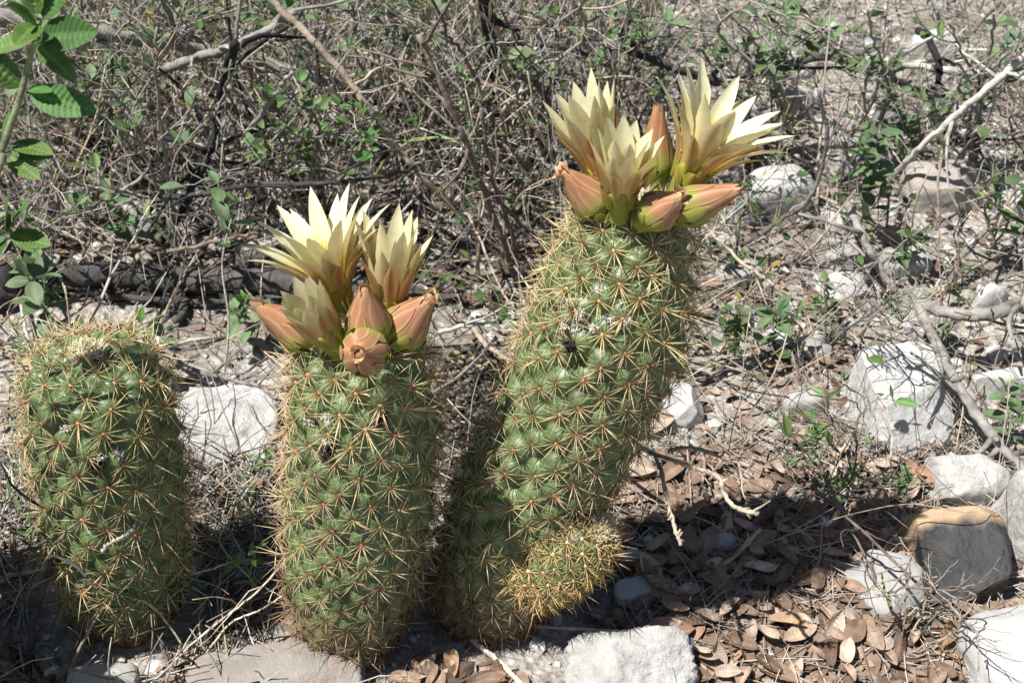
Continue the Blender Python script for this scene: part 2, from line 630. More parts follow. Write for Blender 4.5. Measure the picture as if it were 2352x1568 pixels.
    for kind, marks in (('wool_tuft', wool), ('dried_remnant', remnants)):
        for (mx, my) in marks:
            e = (sx - mx) ** 2 + (sy - my) ** 2 + np.where(facing, 0, 1e9)
            ii, jj = np.unravel_index(np.argmin(e), e.shape)
            p, nn = S2[ii, jj] - np.array(base), Nn[ii, jj]
            mb = MB()
            if kind == 'wool_tuft':
                for _ in range(46):
                    o_ = rng.normal(0, 0.0011, 3)
                    tube(mb, wander(p + o_ - nn * 0.0004, nn + rng.normal(0, 0.8, 3), 0.0026, 3, 0.4), [0.0005, 0.0004, 0.0001], 3, (0.80, 0.78, 0.70))
            else:
                for _ in range(26):
                    o_ = rng.normal(0, 0.0018, 3)
                    tube(mb, wander(p + o_ + nn * 0.001, nn + rng.normal(0, 0.9, 3), 0.0055, 4, 0.5), [0.0007, 0.0009, 0.0006, 0.0002], 4, (0.035, 0.025, 0.022))
            mb.build(kind, M['wool' if kind == 'wool_tuft' else 'bark'], root)
    apex = Vector(S2[-1, 0])
    # woolly crown of the growing tip
    mb = MB()
    zx = Vector(ax).to_track_quat('Z', 'Y').to_matrix()
    for _ in range(260):
        q, ph = math.sqrt(rnd.random()) * 0.0090, rnd.uniform(0, 6.28)
        p0 = np.array(zx @ Vector((q * math.cos(ph), q * math.sin(ph), 0.0005 - q * q * 28))) + np.array(apex - base)
        d = np.array(zx @ Vector((rnd.gauss(0, 0.6) + math.cos(ph) * 0.4, rnd.gauss(0, 0.6) + math.sin(ph) * 0.4, 1.0)))
        pts = wander(p0, d, rnd.uniform(0.003, 0.006), 4, 0.30)
        tube(mb, pts, [0.0004, 0.00035, 0.0003, 0.0001], 3, (0.80, 0.74, 0.55), (0.84, 0.78, 0.58))
    mb.build('wool_crown', M['wool'], root)
    return root, base, apex, Vector(ax)


Y_L, Y_M, Y_R = G(272, 1400).y, G(805, 1452).y, G(1108, 1385).y
left = make_cactus('cactus', 'upright cactus without flowers, with a pale woolly tip', Y_L,
                   [(286, 1408, 112), (279, 1320, 134), (264, 1190, 150), (249, 1060, 156), (233, 960, 157), (217, 880, 147)],
                   0.62, 2.25e-4, 0.0085, 300, 3, wool=[(150, 985), (232, 1050), (275, 1040)], remnants=[(213, 1062)], cork=0.12, green=(0.085, 0.138, 0.052))
mid = make_cactus('cactus', 'upright flowering cactus with a round bud facing out below its flowers', Y_M,
                  [(805, 1455, 106), (803, 1385, 130), (814, 1260, 150), (826, 1130, 158), (833, 1010, 161), (833, 910, 156), (830, 835, 140)],
                  0.80, 2.05e-4, 0.0080, 300, 5, wool=[(718, 968), (750, 968), (752, 1012)], remnants=[(757, 1033), (870, 960)], cork=0.24)
right = make_cactus('cactus', 'tall leaning flowering cactus shaded at its base by its upright neighbour', Y_R,
                    [(1108, 1388, 118), (1150, 1280, 150), (1225, 1110, 158), (1314, 940, 166), (1382, 790, 169), (1424, 660, 158), (1444, 550, 132)],
                    0.80, 2.0e-4, 0.0080, 300, 8, wool=[(1312, 690), (1335, 722), (1353, 745), (1325, 752), (1405, 733), (1370, 668), (1440, 735), (1300, 745), (1365, 755)], remnants=[(1313, 790)], cork=0.20)
Y_P = Y_R - 0.036
pup = make_cactus('cactus', 'small round offset cactus with white spiny tip at the foot of the leaning cactus', Y_P,
                  [(1215, 1330, 60), (1262, 1300, 76), (1312, 1262, 80), (1345, 1238, 70)],
                  0.75, 0.62e-4, 0.0036, 180, 9, grounded=False, kinds=('pup', 'pup', 'pup'), cork=0.1, green=(0.075, 0.125, 0.045))
# dense whitish young spines on the pup's tip
mbp = MB()
zq = pup[3].to_track_quat('Z', 'Y').to_matrix()
for _ in range(150):
    q, ph = math.sqrt(random.random()) * 0.0125, random.uniform(0, 6.28)
    p0 = np.array(zq @ Vector((q * math.cos(ph), q * math.sin(ph), -0.002 - q * 0.25))) + np.array(pup[2] - pup[1])
    d = np.array(zq @ Vector((math.cos(ph) * q * 60 + random.gauss(0, .35), math.sin(ph) * q * 60 + random.gauss(0, .35), 0.8)))
    tube(mbp, wander(p0, d, random.uniform(0.005, 0.009), 3, 0.1), [0.00035, 0.0003, 0.00008], 3, (0.78, 0.76, 0.64), (0.8, 0.72, 0.5))
mbp.build('tip_spines', M['wool'], pup[0])
CACTI = [(left[1].x, left[1].y, 0.055), (mid[1].x, mid[1].y, 0.052), (right[1].x, right[1].y, 0.055), (pup[1].x + 0.015, pup[1].y, 0.035)]


# ------------------------------------------------------------------ flowers and buds
def petal_mesh(name, prof, width, cin, cout, cup=0.25, twist=0.0, nv=5, acum=0.85, base_w=0.35, wrap=False):
    """a closed thin petal; prof = (radius, height) centre line from base to tip, lying in the local XZ plane.
    cin / cout: functions (t, v) -> colour of the inner and the outer face"""
    prof = np.asarray(prof, float)
    n = len(prof)
    t = np.linspace(0, 1, n)
    tan = np.gradient(prof, axis=0)
    tan /= np.linalg.norm(tan, axis=1)[:, None]
    nor = np.stack([-tan[:, 1], tan[:, 0]], -1)       # towards the flower axis / up
    shape = (base_w + (1 - base_w) * np.sin(np.clip(t / 0.6, 0, 1) * math.pi / 2)) * np.clip(1 - ((t - 0.50) / 0.50).clip(0, 1) ** 1.6, 0, 1) ** acum
    shape[-1] = 0.015
    vv = np.linspace(-1, 1, nv)
    mb = MB()
    thick = 0.00016
    V = []
    for sgn in (1, -1):
        for i in range(n):
            for v in vv:
                w = width * 0.5 * shape[i]
                lift = cup * w * v * v
                x = prof[i, 0] + nor[i, 0] * (lift + sgn * thick * (1 - 0.9 * abs(v)))
                z = prof[i, 1] + nor[i, 1] * (lift + sgn * thick * (1 - 0.9 * abs(v)))
                if wrap:
                    rr = max(prof[i, 0], 0.0006) + sgn * -thick * (1 - 0.9 * abs(v))
                    fi = max(-1.3, min(1.3, v * w / max(prof[i, 0], 0.0006)))
                    V.append((rr * math.cos(fi), rr * math.sin(fi), prof[i, 1]))
                    continue
                V.append((x, v * w + twist * t[i] ** 2, z))
    cols = [cin(ti, v) for ti in t for v in vv] + [cout(ti, v) for ti in t for v in vv]
    q = grid_quads(n, nv)
    q2 = q[:, ::-1] + n * nv
    mb.add(V, np.vstack([q, q2]), None, cols)
    return mb.mesh(name, M['petal'])


def lerp(a, b, f):
    f = max(0, min(1, f))
    return tuple(x + (y - x) * f for x, y in zip(a, b))


CREAM, LEMON, YEL = (0.86, 0.84, 0.62), (0.80, 0.70, 0.28), (0.82, 0.66, 0.14)
TAN, SALMON, LIME, EDGE = (0.52, 0.27, 0.12), (0.56, 0.26, 0.14), (0.40, 0.43, 0.09), (0.70, 0.53, 0.29)


def c_inner(t, v):
    return lerp(YEL, CREAM, (t - 0.12) / 0.4)


def c_outer_inner(t, v):
    return lerp(lerp(YEL, (0.84, 0.78, 0.50), t / 0.45), (0.72, 0.54, 0.30), max(0, 1 - abs(v) / 0.3) * 0.3)


def c_mid_out(t, v):
    return lerp(lerp(YEL, (0.82, 0.74, 0.46), t / 0.45), (0.62, 0.37, 0.17), max(0, 1 - abs(v) / 0.7) * 0.9 * (1 - 0.55 * t))


def c_sepal(t, v):
    b = lerp(LIME, TAN, t / 0.35)
    e = lerp(LIME, (0.76, 0.58, 0.25), t / 0.4)
    return lerp(b, e, (abs(v) - 0.25) / 0.45)


def c_sepal_in(t, v):
    return lerp(YEL, (0.74, 0.58, 0.28), t / 0.5)


def c_bud(t, v):
    b = lerp(lerp(LIME, (0.58, 0.31, 0.16), t / 0.45), SALMON, (t - 0.4) / 0.3)
    b = lerp(b, (0.68, 0.45, 0.22), (t - 0.8) / 0.2)
    return lerp(b, lerp((0.46, 0.44, 0.10), EDGE, t / 0.4), (abs(v) - 0.35) / 0.5)


def arc_profile(r0, h0, a0, a1, L_, n=9, ease=1.0):
    pts = [(r0, h0)]
    for i in range(n - 1):
        f = ((i + 0.5) / (n - 1)) ** ease
        a = a0 + (a1 - a0) * f
        pts.append((pts[-1][0] + math.sin(a) * L_ / (n - 1), pts[-1][1] + math.cos(a) * L_ / (n - 1)))
    return pts


def frame(root, base_w, d):
    q = Vector(d).normalized().to_track_quat('Z', 'Y').to_matrix().to_4x4()
    return Matrix.Translation(Vector(base_w) - root.location) @ q @ Matrix.Rotation(random.uniform(0, 6.28), 4, 'Z')


def lathe(mb, prof, cols, ns=14):
    th = np.linspace(0, 2 * np.pi, ns, endpoint=False)
    v = np.array([(r * math.cos(a), r * math.sin(a), h) for r, h in prof for a in th])
    mb.add(v, grid_quads(len(prof), ns, True), None, np.repeat(np.array(cols, float), ns, axis=0))


def make_flower(root, name, base_w, d, Lp, opening, rings, tube_l=0.016, tube_r=0.0085, stam=True):
    fl = link(name, None, root, frame(root, base_w, d))
    mb = MB()
    prof = [(0.0045, -0.006), (0.0052, 0), (0.0065, tube_l * 0.4), (tube_r, tube_l * 0.8), (tube_r * 1.02, tube_l * 1.05), (tube_r * 0.9, tube_l * 1.06), (tube_r * 0.55, tube_l * 0.6), (0.0005, tube_l * 0.5)]
    lathe(mb, prof, [(0.30, 0.36, 0.05)] * 2 + [(0.38, 0.40, 0.06)] * 2 + [(0.55, 0.48, 0.08)] * 2 + [YEL] * 2)
    mb.build('flower_tube', M['petal'], fl)
    for ri, (num, a0, a1, ln, wd, kind, hoff) in enumerate(rings):
        for i in range(num):
            ph = 2 * math.pi * (i + 0.5 * (ri % 2) + random.uniform(-0.16, 0.16)) / num
            k = random.uniform(-0.09, 0.09)
            ll = Lp * ln * random.uniform(0.9, 1.07)
            r0 = tube_r * (1.0 if kind != 'in' else 0.82) + 0.0004 * ri * (-1)
            prof = arc_profile(r0, tube_l * hoff, a0 * opening + k * 0.5, a1 * opening + k + random.uniform(-0.06, 0.06), ll, 9)
            if kind == 'in':
                ci, co, ac, cu = c_inner, c_outer_inner, 0.9, 0.35
            elif kind == 'mid':
                ci, co, ac, cu = c_inner, c_mid_out, 0.95, 0.3
            else:
                ci, co, ac, cu = c_sepal_in, c_sepal, 1.0, 0.4
            me = petal_mesh('petal', prof, wd * random.uniform(0.9, 1.1), ci, co, cu, random.uniform(-0.0025, 0.0025), acum=ac)
            link('petal' if kind != 'out' else 'sepal', me, fl, Matrix.Rotation(ph, 4, 'Z'))
    # green scales on the tube
    for i in range(7):
        ph = 2 * math.pi * (i + random.uniform(-0.2, 0.2)) / 7
        h0 = tube_l * random.uniform(0.25, 0.5)
        prof = arc_profile(0.0072 + h0 * 0.1, h0, 0.25, 0.12 + 0.35 * opening * 0.5, 0.011 * random.uniform(0.8, 1.2), 6)
        me = petal_mesh('scale', prof, 0.0062, lambda t, v: LIME, lambda t, v: lerp((0.33, 0.36, 0.05), (0.52, 0.30, 0.09), t), 0.5, base_w=0.8)
        link('scale', me, fl, Matrix.Rotation(ph, 4, 'Z'))
    if stam:
        mb = MB()
        for i in range(60):
            ph, q = random.uniform(0, 6.28), math.sqrt(random.random()) * tube_r * 0.62
            p0 = np.array([q * math.cos(ph), q * math.sin(ph), tube_l * 0.62])
            d0 = np.array([math.cos(ph) * 0.28 + random.gauss(0, .08), math.sin(ph) * 0.28 + random.gauss(0, .08), 1])
            pts = wander(p0, d0, random.uniform(0.011, 0.018), 4, 0.06)
            tube(mb, pts, 0.00022, 3, (0.80, 0.58, 0.06))
            tube(mb, np.array([pts[-1] - [0, 0, 0.0004], pts[-1] + [0, 0, 0.0006]]), 0.00060, 5, (0.85, 0.52, 0.03))
        mb.build('stamens', M['petal'], fl)
        mb = MB()
        tube(mb, np.array([[0, 0, tube_l * 0.6], [0.0004, 0, tube_l + 0.010], [0, 0, tube_l + 0.018]]), [0.0010, 0.0009, 0.0009], 6, (0.82, 0.66, 0.12))
        for i in range(7):
            a = 2 * math.pi * i / 7
            e = np.array([math.cos(a), math.sin(a), 1.3]) * 0.0038
            o = np.array([0, 0, tube_l + 0.0175])
            tube(mb, np.array([o, o + e * 0.6, o + e + [0, 0, 0.0008]]), [0.0006, 0.0006, 0.0004], 4, (0.84, 0.62, 0.06))
        mb.build('stigma', M['petal'], fl)
    return fl


WIDE = [(9, 0.42, 1.02, 0.66, 0.0066, 'out', 0.80), (10, 0.40, 1.08, 0.97, 0.0096, 'mid', 0.90), (10, 0.28, 0.86, 1.0, 0.0098, 'in', 0.98)]
HALF = [(9, 0.9, 1.35, 0.72, 0.0068, 'out', 0.78), (9, 0.8, 1.15, 0.95, 0.0098, 'mid', 0.9), (7, 0.4, 0.65, 1.0, 0.0104, 'in', 0.98)]


def make_bud(root, base_w, d, L_, rmax, nsc=21, frayed=False, green=0.3):
    bd = link('bud', None, root, frame(root, base_w, d))

    def rad(h):
        f = max(0, min(1, h / L_))
        return rmax * (0.60 + 0.40 * math.sin(min(1, f / 0.36) * math.pi / 2)) * (1 - max(0, (f - 0.30) / 0.70) ** 1.15 * 0.88)
    hs = np.linspace(-0.006, L_ * 0.97, 12)
    mb = MB()
    cols = [lerp((0.36, 0.40, 0.06), SALMON, (h / L_ - green) / 0.3) for h in hs]
    lathe(mb, [(rad(h) * 0.93, h) for h in hs] + [(0.0002, L_ * 0.98)], cols + [(0.6, 0.4, 0.2)])
    mb.build('bud_core', M['petal'], bd)
    for i in range(nsc):
        ph = i * 2.39996 + random.uniform(-0.12, 0.12)
        q = i / (nsc - 1)
        f0 = 0.01 + 0.40 * q
        ln = (0.26 + 0.42 * min(1, q / 0.5)) * random.uniform(0.9, 1.1)
        ln = min(ln, 1.03 - f0)
        n = 9
        prof = []
        for k in range(n):
            h = (f0 + ln * k / (n - 1)) * L_
            prof.append((rad(h) * (0.99 + 0.10 * (1 - q)) + 0.0006 * (k / (n - 1)) ** 3 + 0.0003, h))
        hue = random.uniform(-0.06, 0.06)

        def cf(t, v, f0=f0, ln=ln, hue=hue):
            h = f0 + ln * t + hue
            b_ = lerp((0.40, 0.42, 0.08), (0.50, 0.30, 0.13), (h - green) / 0.14)
            b_ = lerp(b_, SALMON, (h - green - 0.12) / 0.16)
            b_ = lerp(b_, (0.66, 0.44, 0.24), (h - 0.82) / 0.18)
            e_ = lerp((0.50, 0.48, 0.14), (0.70, 0.52, 0.30), (h - green) / 0.2)
            return lerp(b_, e_, (abs(v) - 0.45) / 0.5)
        me = petal_mesh('bud_scale', prof, rmax * random.uniform(0.60, 0.78) * (0.85 + 0.15 * q), cf, cf, 0.0, 0.0, base_w=0.8, wrap=True)
        link('bud_scale', me, bd, Matrix.Rotation(ph, 4, 'Z'))
    if frayed:
        for i in range(8):
            ph = random.uniform(0, 6.28)
            prof = arc_profile(rad(L_ * 0.88) * 0.7, L_ * 0.86, random.uniform(-0.2, 0.5), random.uniform(-0.7, 1.2), L_ * 0.22, 6)
            cf = lambda t, v: lerp((0.66, 0.34, 0.18), (0.74, 0.56, 0.34), t)
            me = petal_mesh('withered_tip', prof, rmax * 0.5, cf, cf, 0.3, random.uniform(-0.001, 0.001))
            link('withered_tip', me, bd, Matrix.Rotation(ph, 4, 'Z'))
    return bd


mr, mY = mid[0], mid[2].y
make_flower(mr, 'flower', WY(788, 716, mY + 0.012), (-0.24, 0.16, 0.95), 0.047, 0.90, WIDE, tube_l=0.016)
make_flower(mr, 'flower', WY(890, 738, mY + 0.010), (0.10, 0.06, 1), 0.043, 0.27, HALF, tube_l=0.017, stam=False)
make_flower(mr, 'opening_bud', WY(770, 798, mY - 0.018), (-0.36, -0.10, 0.92), 0.025, 0.12, HALF, tube_l=0.016, tube_r=0.0095, stam=False)
make_bud(mr, WY(735, 785, mY - 0.004), (-0.80, -0.02, 0.62), 0.038, 0.0108, frayed=True)
make_bud(mr, WY(850, 775, mY - 0.014), (-0.02, -0.06, 1), 0.032, 0.0110)
make_bud(mr, WY(902, 782, mY - 0.006), (0.58, -0.05, 0.80), 0.035, 0.0118, frayed=True)
make_bud(mr, WY(842, 806, mY - 0.036), (-0.08, -0.80, 0.55), 0.020, 0.0112, nsc=15, frayed=True)
rr_, rY = right[0], right[2].y
make_flower(rr_, 'flower', WY(1556, 446, rY + 0.004), (0.42, 0.10, 0.90), 0.047, 0.90, WIDE, tube_l=0.018, tube_r=0.0092)
make_flower(rr_, 'flower', WY(1398, 446, rY + 0.008), (-0.30, 0.10, 0.95), 0.042, 0.30, HALF, tube_l=0.018, stam=False)
make_flower(rr_, 'flower', WY(1422, 482, rY - 0.020), (0.0, -0.10, 1), 0.031, 0.30, HALF, tube_l=0.015, stam=False)
make_bud(rr_, WY(1507, 428, rY + 0.018), (-0.03, 0.12, 1), 0.043, 0.0090, green=0.42)
make_bud(rr_, WY(1388, 486, rY - 0.008), (-0.62, -0.10, 0.74), 0.033, 0.0100, frayed=True)
make_bud(rr_, WY(1488, 500, rY - 0.024), (0.50, -0.42, 0.70), 0.026, 0.0095, frayed=True)
make_bud(rr_, WY(1540, 492, rY - 0.010), (0.86, -0.10, 0.46), 0.037, 0.0098, green=0.38)

# ------------------------------------------------------------------ stones
bpy.ops.mesh.primitive_ico_sphere_add(subdivisions=5, radius=1)
_o = bpy.context.object
ICO = {5: (np.array([v.co for v in _o.data.vertices]), np.array([p.vertices for p in _o.data.polygons]))}
bpy.data.objects.remove(_o)
for lv in (4, 2, 1):
    bpy.ops.mesh.primitive_ico_sphere_add(subdivisions=lv, radius=1)
    _o = bpy.context.object
    ICO[lv] = (np.array([v.co for v in _o.data.vertices]), np.array([p.vertices for p in _o.data.polygons]))
    bpy.data.objects.remove(_o)


def stone_shape(seed, lv=5, boxy=0.5, cuts=9, rough=0.05, fine=0.012):
    r = np.random.default_rng(seed)
    v, f = ICO[lv]
    v = v.copy()
    if boxy > 0.6:                                   # broken block: six near-square faces
        v *= 1.55
        for ax_ in range(3):
            for sg in (1, -1):
                n = r.normal(0, 0.13, 3)
                n[ax_] = sg
                n /= np.linalg.norm(n)
                v -= np.clip(v @ n - r.uniform(0.85, 1.0), 0, None)[:, None] * n * 0.985
    else:
        p = 2 + boxy * 4
        v /= (np.abs(v) ** p).sum(1)[:, None] ** (1 / p)
    for _ in range(cuts):
        n = r.normal(0, 1, 3)
        n /= np.linalg.norm(n)
        d = r.uniform(0.72, 0.96) * np.max(v @ n)
        v -= np.clip(v @ n - d, 0, None)[:, None] * n * 0.95
    off = Vector(r.uniform(0, 50, 3))
    if rough or fine:
        h = np.array([rough * noise.noise(Vector(q) * 1.7 + off) + rough * 0.5 * noise.noise(Vector(q) * 4.3 + off) + fine * noise.noise(Vector(q) * 11 + off) + fine * 0.8 * noise.noise(Vector(q) * 23 + off) for q in v])
        v *= (1 + h)[:, None]
    lo, hi = v.min(0), v.max(0)
    return (v - (lo + hi) / 2) / ((hi - lo) / 2), f


def make_stone(label, mat, x0, y0, x1, y1, hz, seed, yaw=0, tilt=(0, 0), sink=0.35, name='stone', group='pale limestone pieces', **kw):
    """survey box of the stone on the ground, hz = its height in metres"""
    cx = (x0 + x1) / 2
    front = G(cx, y1)
    mid_ = G(cx, (y0 + y1) / 2)
    a = (x1 - x0) / 2 * pxm(mid_)
    back = WY(cx, y0, front.y)
    # the top edge seen at y0 is the back of the stone at about 0.7 of its height
    d = ray(cx, y0)
    t = (hz * 0.7 - CAM_H) / d.z
    yb = d.y * t
    b = max(0.35 * a, (yb - front.y) / 2)
    yc = front.y + b
    boxy_ = kw.get('boxy', 0.5)
    v, f = stone_shape(seed, **kw)
    hh = hz / (2 - 2 * sink) * 2 / 2
    Mx = Matrix.Rotation(yaw, 3, 'Z') @ Matrix.Rotation(tilt[0], 3, 'X') @ Matrix.Rotation(tilt[1], 3, 'Y')
    vv = v * np.array([a, b, hh])
    vv = vv @ np.array(Mx).T
    xc = ray(cx, 784).x / ray(cx, 784).y * 0 + mid_.x
    zc = gz(xc, yc) + hz - vv[:, 2].max()
    mb = MB()
    mb.add(vv, None, f)
    o = mb.build(name, M[mat], smooth=(boxy_ < 0.6))
    o.location = (xc, yc, zc)
    tag(o, label, 'stone', group)
    return o


make_stone('large smooth white boulder crossed by twig shadows', 'white_stone', 1940, 795, 2185, 1050, 0.040, 61, 0.15, (0.12, 0.05), boxy=0.75, cuts=5, rough=0.05, fine=0.010)
make_stone('dark grey block with a tan crust on its upper side', 'dark_stone', 2070, 1155, 2292, 1432, 0.042, 22, -0.05, (0.30, -0.05), boxy=1.0, cuts=5, rough=0.03, fine=0.012, group=None, sink=0.3)
make_stone('flat pale triangular stone against the dark block', 'grey_stone', 1945, 1262, 2120, 1432, 0.018, 23, 0.5, (0.1, -0.12), boxy=0.3, cuts=14, rough=0.02, fine=0.006)
make_stone('rough crumbly white stone in front of the cacti', 'rough_stone', 1285, 1452, 1605, 1640, 0.030, 24, 0.1, (0.1, 0), boxy=0.55, cuts=8, rough=0.10, fine=0.055)
make_stone('broad white stone in front of the dark block', 'white_stone', 2195, 1385, 2480, 1640, 0.030, 25, 0.2, (0.1, 0.05), boxy=0.5, cuts=8, rough=0.05, fine=0.008)
make_stone('pitted white stone behind the dark block, to its right', 'rough_stone', 2278, 1080, 2430, 1310, 0.050, 26, 0.1, (0.15, 0.1), boxy=0.55, cuts=9, rough=0.08, fine=0.04)
make_stone('low pale stone with a sprig on it, behind the dark block', 'rough_stone', 2110, 1030, 2300, 1165, 0.026, 27, 0.1, (0.1, 0), boxy=0.4, cuts=8, rough=0.07, fine=0.018)
make_stone('flat brownish slab before the upright flowering cactus', 'brown_stone', 430, 1470, 850, 1660, 0.022, 28, 0.08, (0.06, 0), boxy=0.55, cuts=12, rough=0.09, fine=0.03)
make_stone('sloping pale slab between the two upright cacti', 'rough_stone', 400, 880, 655, 1085, 0.026, 29, 0.1, (0.2, 0.05), boxy=0.55, cuts=12, rough=0.10, fine=0.04)
make_stone('bluish white stone behind the open flower', 'white_stone', 1700, 388, 1862, 495, 0.032, 30, 0.2, (0.1, 0), boxy=0.4, cuts=9, rough=0.05, fine=0.010)
make_stone('small white pointed stone beneath the curved grey branch', 'white_stone', 2218, 658, 2302, 722, 0.022, 31, 0.3, boxy=0.3, cuts=9, rough=0.05, fine=0.010)
make_stone('white stone half hidden at the end of the pale diagonal stem', 'white_stone', 2268, 415, 2370, 500, 0.030, 32, 0.4, boxy=0.4, cuts=9, rough=0.05, fine=0.010)
make_stone('small grey stone among leafy stems above the open flower', 'grey_stone', 1778, 203, 1862, 268, 0.026, 33, 0.2, boxy=0.4, cuts=8)
make_stone('broad pinkish stone under the pale diagonal stem', 'pink_stone', 2052, 380, 2232, 500, 0.034, 34, 0.1, boxy=0.5, cuts=9)
make_stone('white stone close beside the leaning cactus', 'white_stone', 1508, 880, 1605, 990, 0.026, 35, 0.6, (0.2, 0), boxy=0.4, cuts=10)
make_stone('flat grey stone among dry stalks above the white boulder', 'grey_stone', 1985, 568, 2132, 642, 0.018, 36, 0.1, boxy=0.5, cuts=9)
make_stone('flat pale stone left of the smooth boulder', 'grey_stone', 1786, 898, 1886, 965, 0.016, 37, 0.2, boxy=0.5, cuts=9)
make_stone('flat white stone crossed by a branch beside the smooth boulder', 'white_stone', 2222, 838, 2380, 905, 0.020, 38, 0.1, boxy=0.5, cuts=9)
make_stone('little white chip lying on shaded leaves by the small offset cactus', 'rough_stone', 1612, 1225, 1690, 1280, 0.010, 39, 0.1, boxy=0.3, cuts=9)
make_stone('blue grey flake beside the small offset cactus', 'grey_stone', 1408, 1265, 1482, 1322, 0.012, 40, 0.5, boxy=0.3, cuts=9)
make_stone('pale block half buried in front of the small offset cactus', 'white_stone', 1405, 1330, 1500, 1395, 0.010, 41, 0.3, boxy=0.4, cuts=9)
make_stone('small pale slab in front of the flowerless cactus', 'grey_stone', 165, 1520, 330, 1620, 0.018, 42, 0.1, boxy=0.6, cuts=9)
make_stone('white stone behind the shrub stems at the back', 'white_stone', 1205, 95, 1345, 185, 0.034, 43, 0.1, boxy=0.5, cuts=9)
make_stone('pale stone under leafy sprigs beyond the black zigzag twig', 'white_stone', 2035, 80, 2190, 165, 0.034, 44, 0.4, boxy=0.5, cuts=9)
make_stone('cream stone lying behind the thick grey log', 'pink_stone', 545, 545, 680, 612, 0.020, 45, 0.4, boxy=0.5, cuts=9)
make_stone('low pale stone next to the leafless fork', 'grey_stone', 1640, 595, 1745, 660, 0.015, 46, 0.4, boxy=0.5, cuts=9)

# loose mid-size stones one can tell apart
taken = [(o.location.x, o.location.y, max(o.dimensions.x, o.dimensions.y) / 2) for o in bpy.data.objects if o.name.startswith('stone')]


def free(x, y, r):
    for (a, b, q) in taken:
        if (a - x) ** 2 + (b - y) ** 2 < (q * 0.85 + r) ** 2:
            return False
    for (a, b, q) in CACTI:
        if (a - x) ** 2 + (b - y) ** 2 < (q + r) ** 2:
            return False
    return True


protos = []
for k in range(8):
    v, f = stone_shape(200 + k, lv=4, boxy=random.uniform(0.2, 0.7), cuts=9, rough=0.06, fine=0.015)
    mb = MB()
    mb.add(v, None, f)
    protos.append(mb.mesh('loose_stone', M[['white_stone', 'grey_stone', 'white_stone', 'pink_stone', 'rough_stone', 'white_stone', 'grey_stone', 'pink_stone'][k]]))
PCOL = ['white', 'grey', 'white', 'buff', 'rough white', 'white', 'grey', 'buff']
zones = [((1240, 20, 2340, 420), 30, 'lying in the dry grass behind the flowers', 'loose stones in the dry grass'),
         ((1600, 480, 2340, 860), 22, 'among dry stalks around the smooth boulder', 'loose stones around the boulder'),
         ((560, 120, 1250, 600), 22, 'under the twiggy shrubs', 'loose stones under the shrubs'),
         ((60, 480, 620, 610), 12, 'behind the thick grey log', 'loose stones behind the log')]
for (x0, y0, x1, y1), num, lab, grp in zones:
    made = 0
    for _ in range(num * 6):
        if made >= num:
            break
        p = G(random.uniform(x0, x1), random.uniform(y0, y1))
        s = random.choice([0.005, 0.006, 0.008, 0.010, 0.014]) * random.uniform(0.8, 1.2)
        if not free(p.x, p.y, s):
            continue
        pk = random.randrange(8)
        o = link('loose_stone', protos[pk])
        o.scale = (s * random.uniform(0.9, 1.4), s * random.uniform(0.8, 1.1), s * random.uniform(0.5, 0.8))
        o.location = (p.x, p.y, gz(p.x, p.y) + o.scale[2] * 0.35)
        o.rotation_euler = (random.uniform(-.2, .2), random.uniform(-.2, .2), random.uniform(0, 6.28))
        sz = 'tiny' if s < 0.006 else 'small' if s < 0.0095 else 'bigger'
        tag(o, f'{sz} {PCOL[pk]} loose stone {lab}', 'stone', grp)
        taken.append((p.x, p.y, s))
        made += 1


# gravel: fragments nobody could count
def scatter_px(x0, y0, x1, y1):
    return G(random.uniform(x0, x1), random.uniform(y0, y1))


mb = MB()
iv, jf = ICO[1]
for k in range(5200):
    if k < 3600:
        x, y = random.uniform(-0.75, 0.75), 0.42 + 1.35 * random.random() ** 1.1
    else:
        x, y = random.uniform(-2.2, 2.2), random.uniform(0.1, 4.0)
    s = 0.0012 + 0.0065 * random.random() ** 2.6
    v = iv * rng.uniform(0.7, 1.25, (len(iv), 1)) * np.array([1, random.uniform(0.6, 1), random.uniform(0.4, 0.8)]) * s
    a = random.uniform(0, 6.28)
    v = v @ np.array([[math.cos(a), -math.sin(a), 0], [math.sin(a), math.cos(a), 0], [0, 0, 1]]).T
    g = random.uniform(0.34, 0.68)
    w = random.uniform(0.82, 1)
    mb.add(v + [x, y, gz(x, y) + s * 0.25], None, jf, (g, g * (0.93 + 0.06 * w), g * (0.84 + 0.12 * w)))
tag(mb.build('gravel', M['crumb'], smooth=False), 'pale limestone gravel and grit scattered over the soil', 'gravel', kind='stuff')

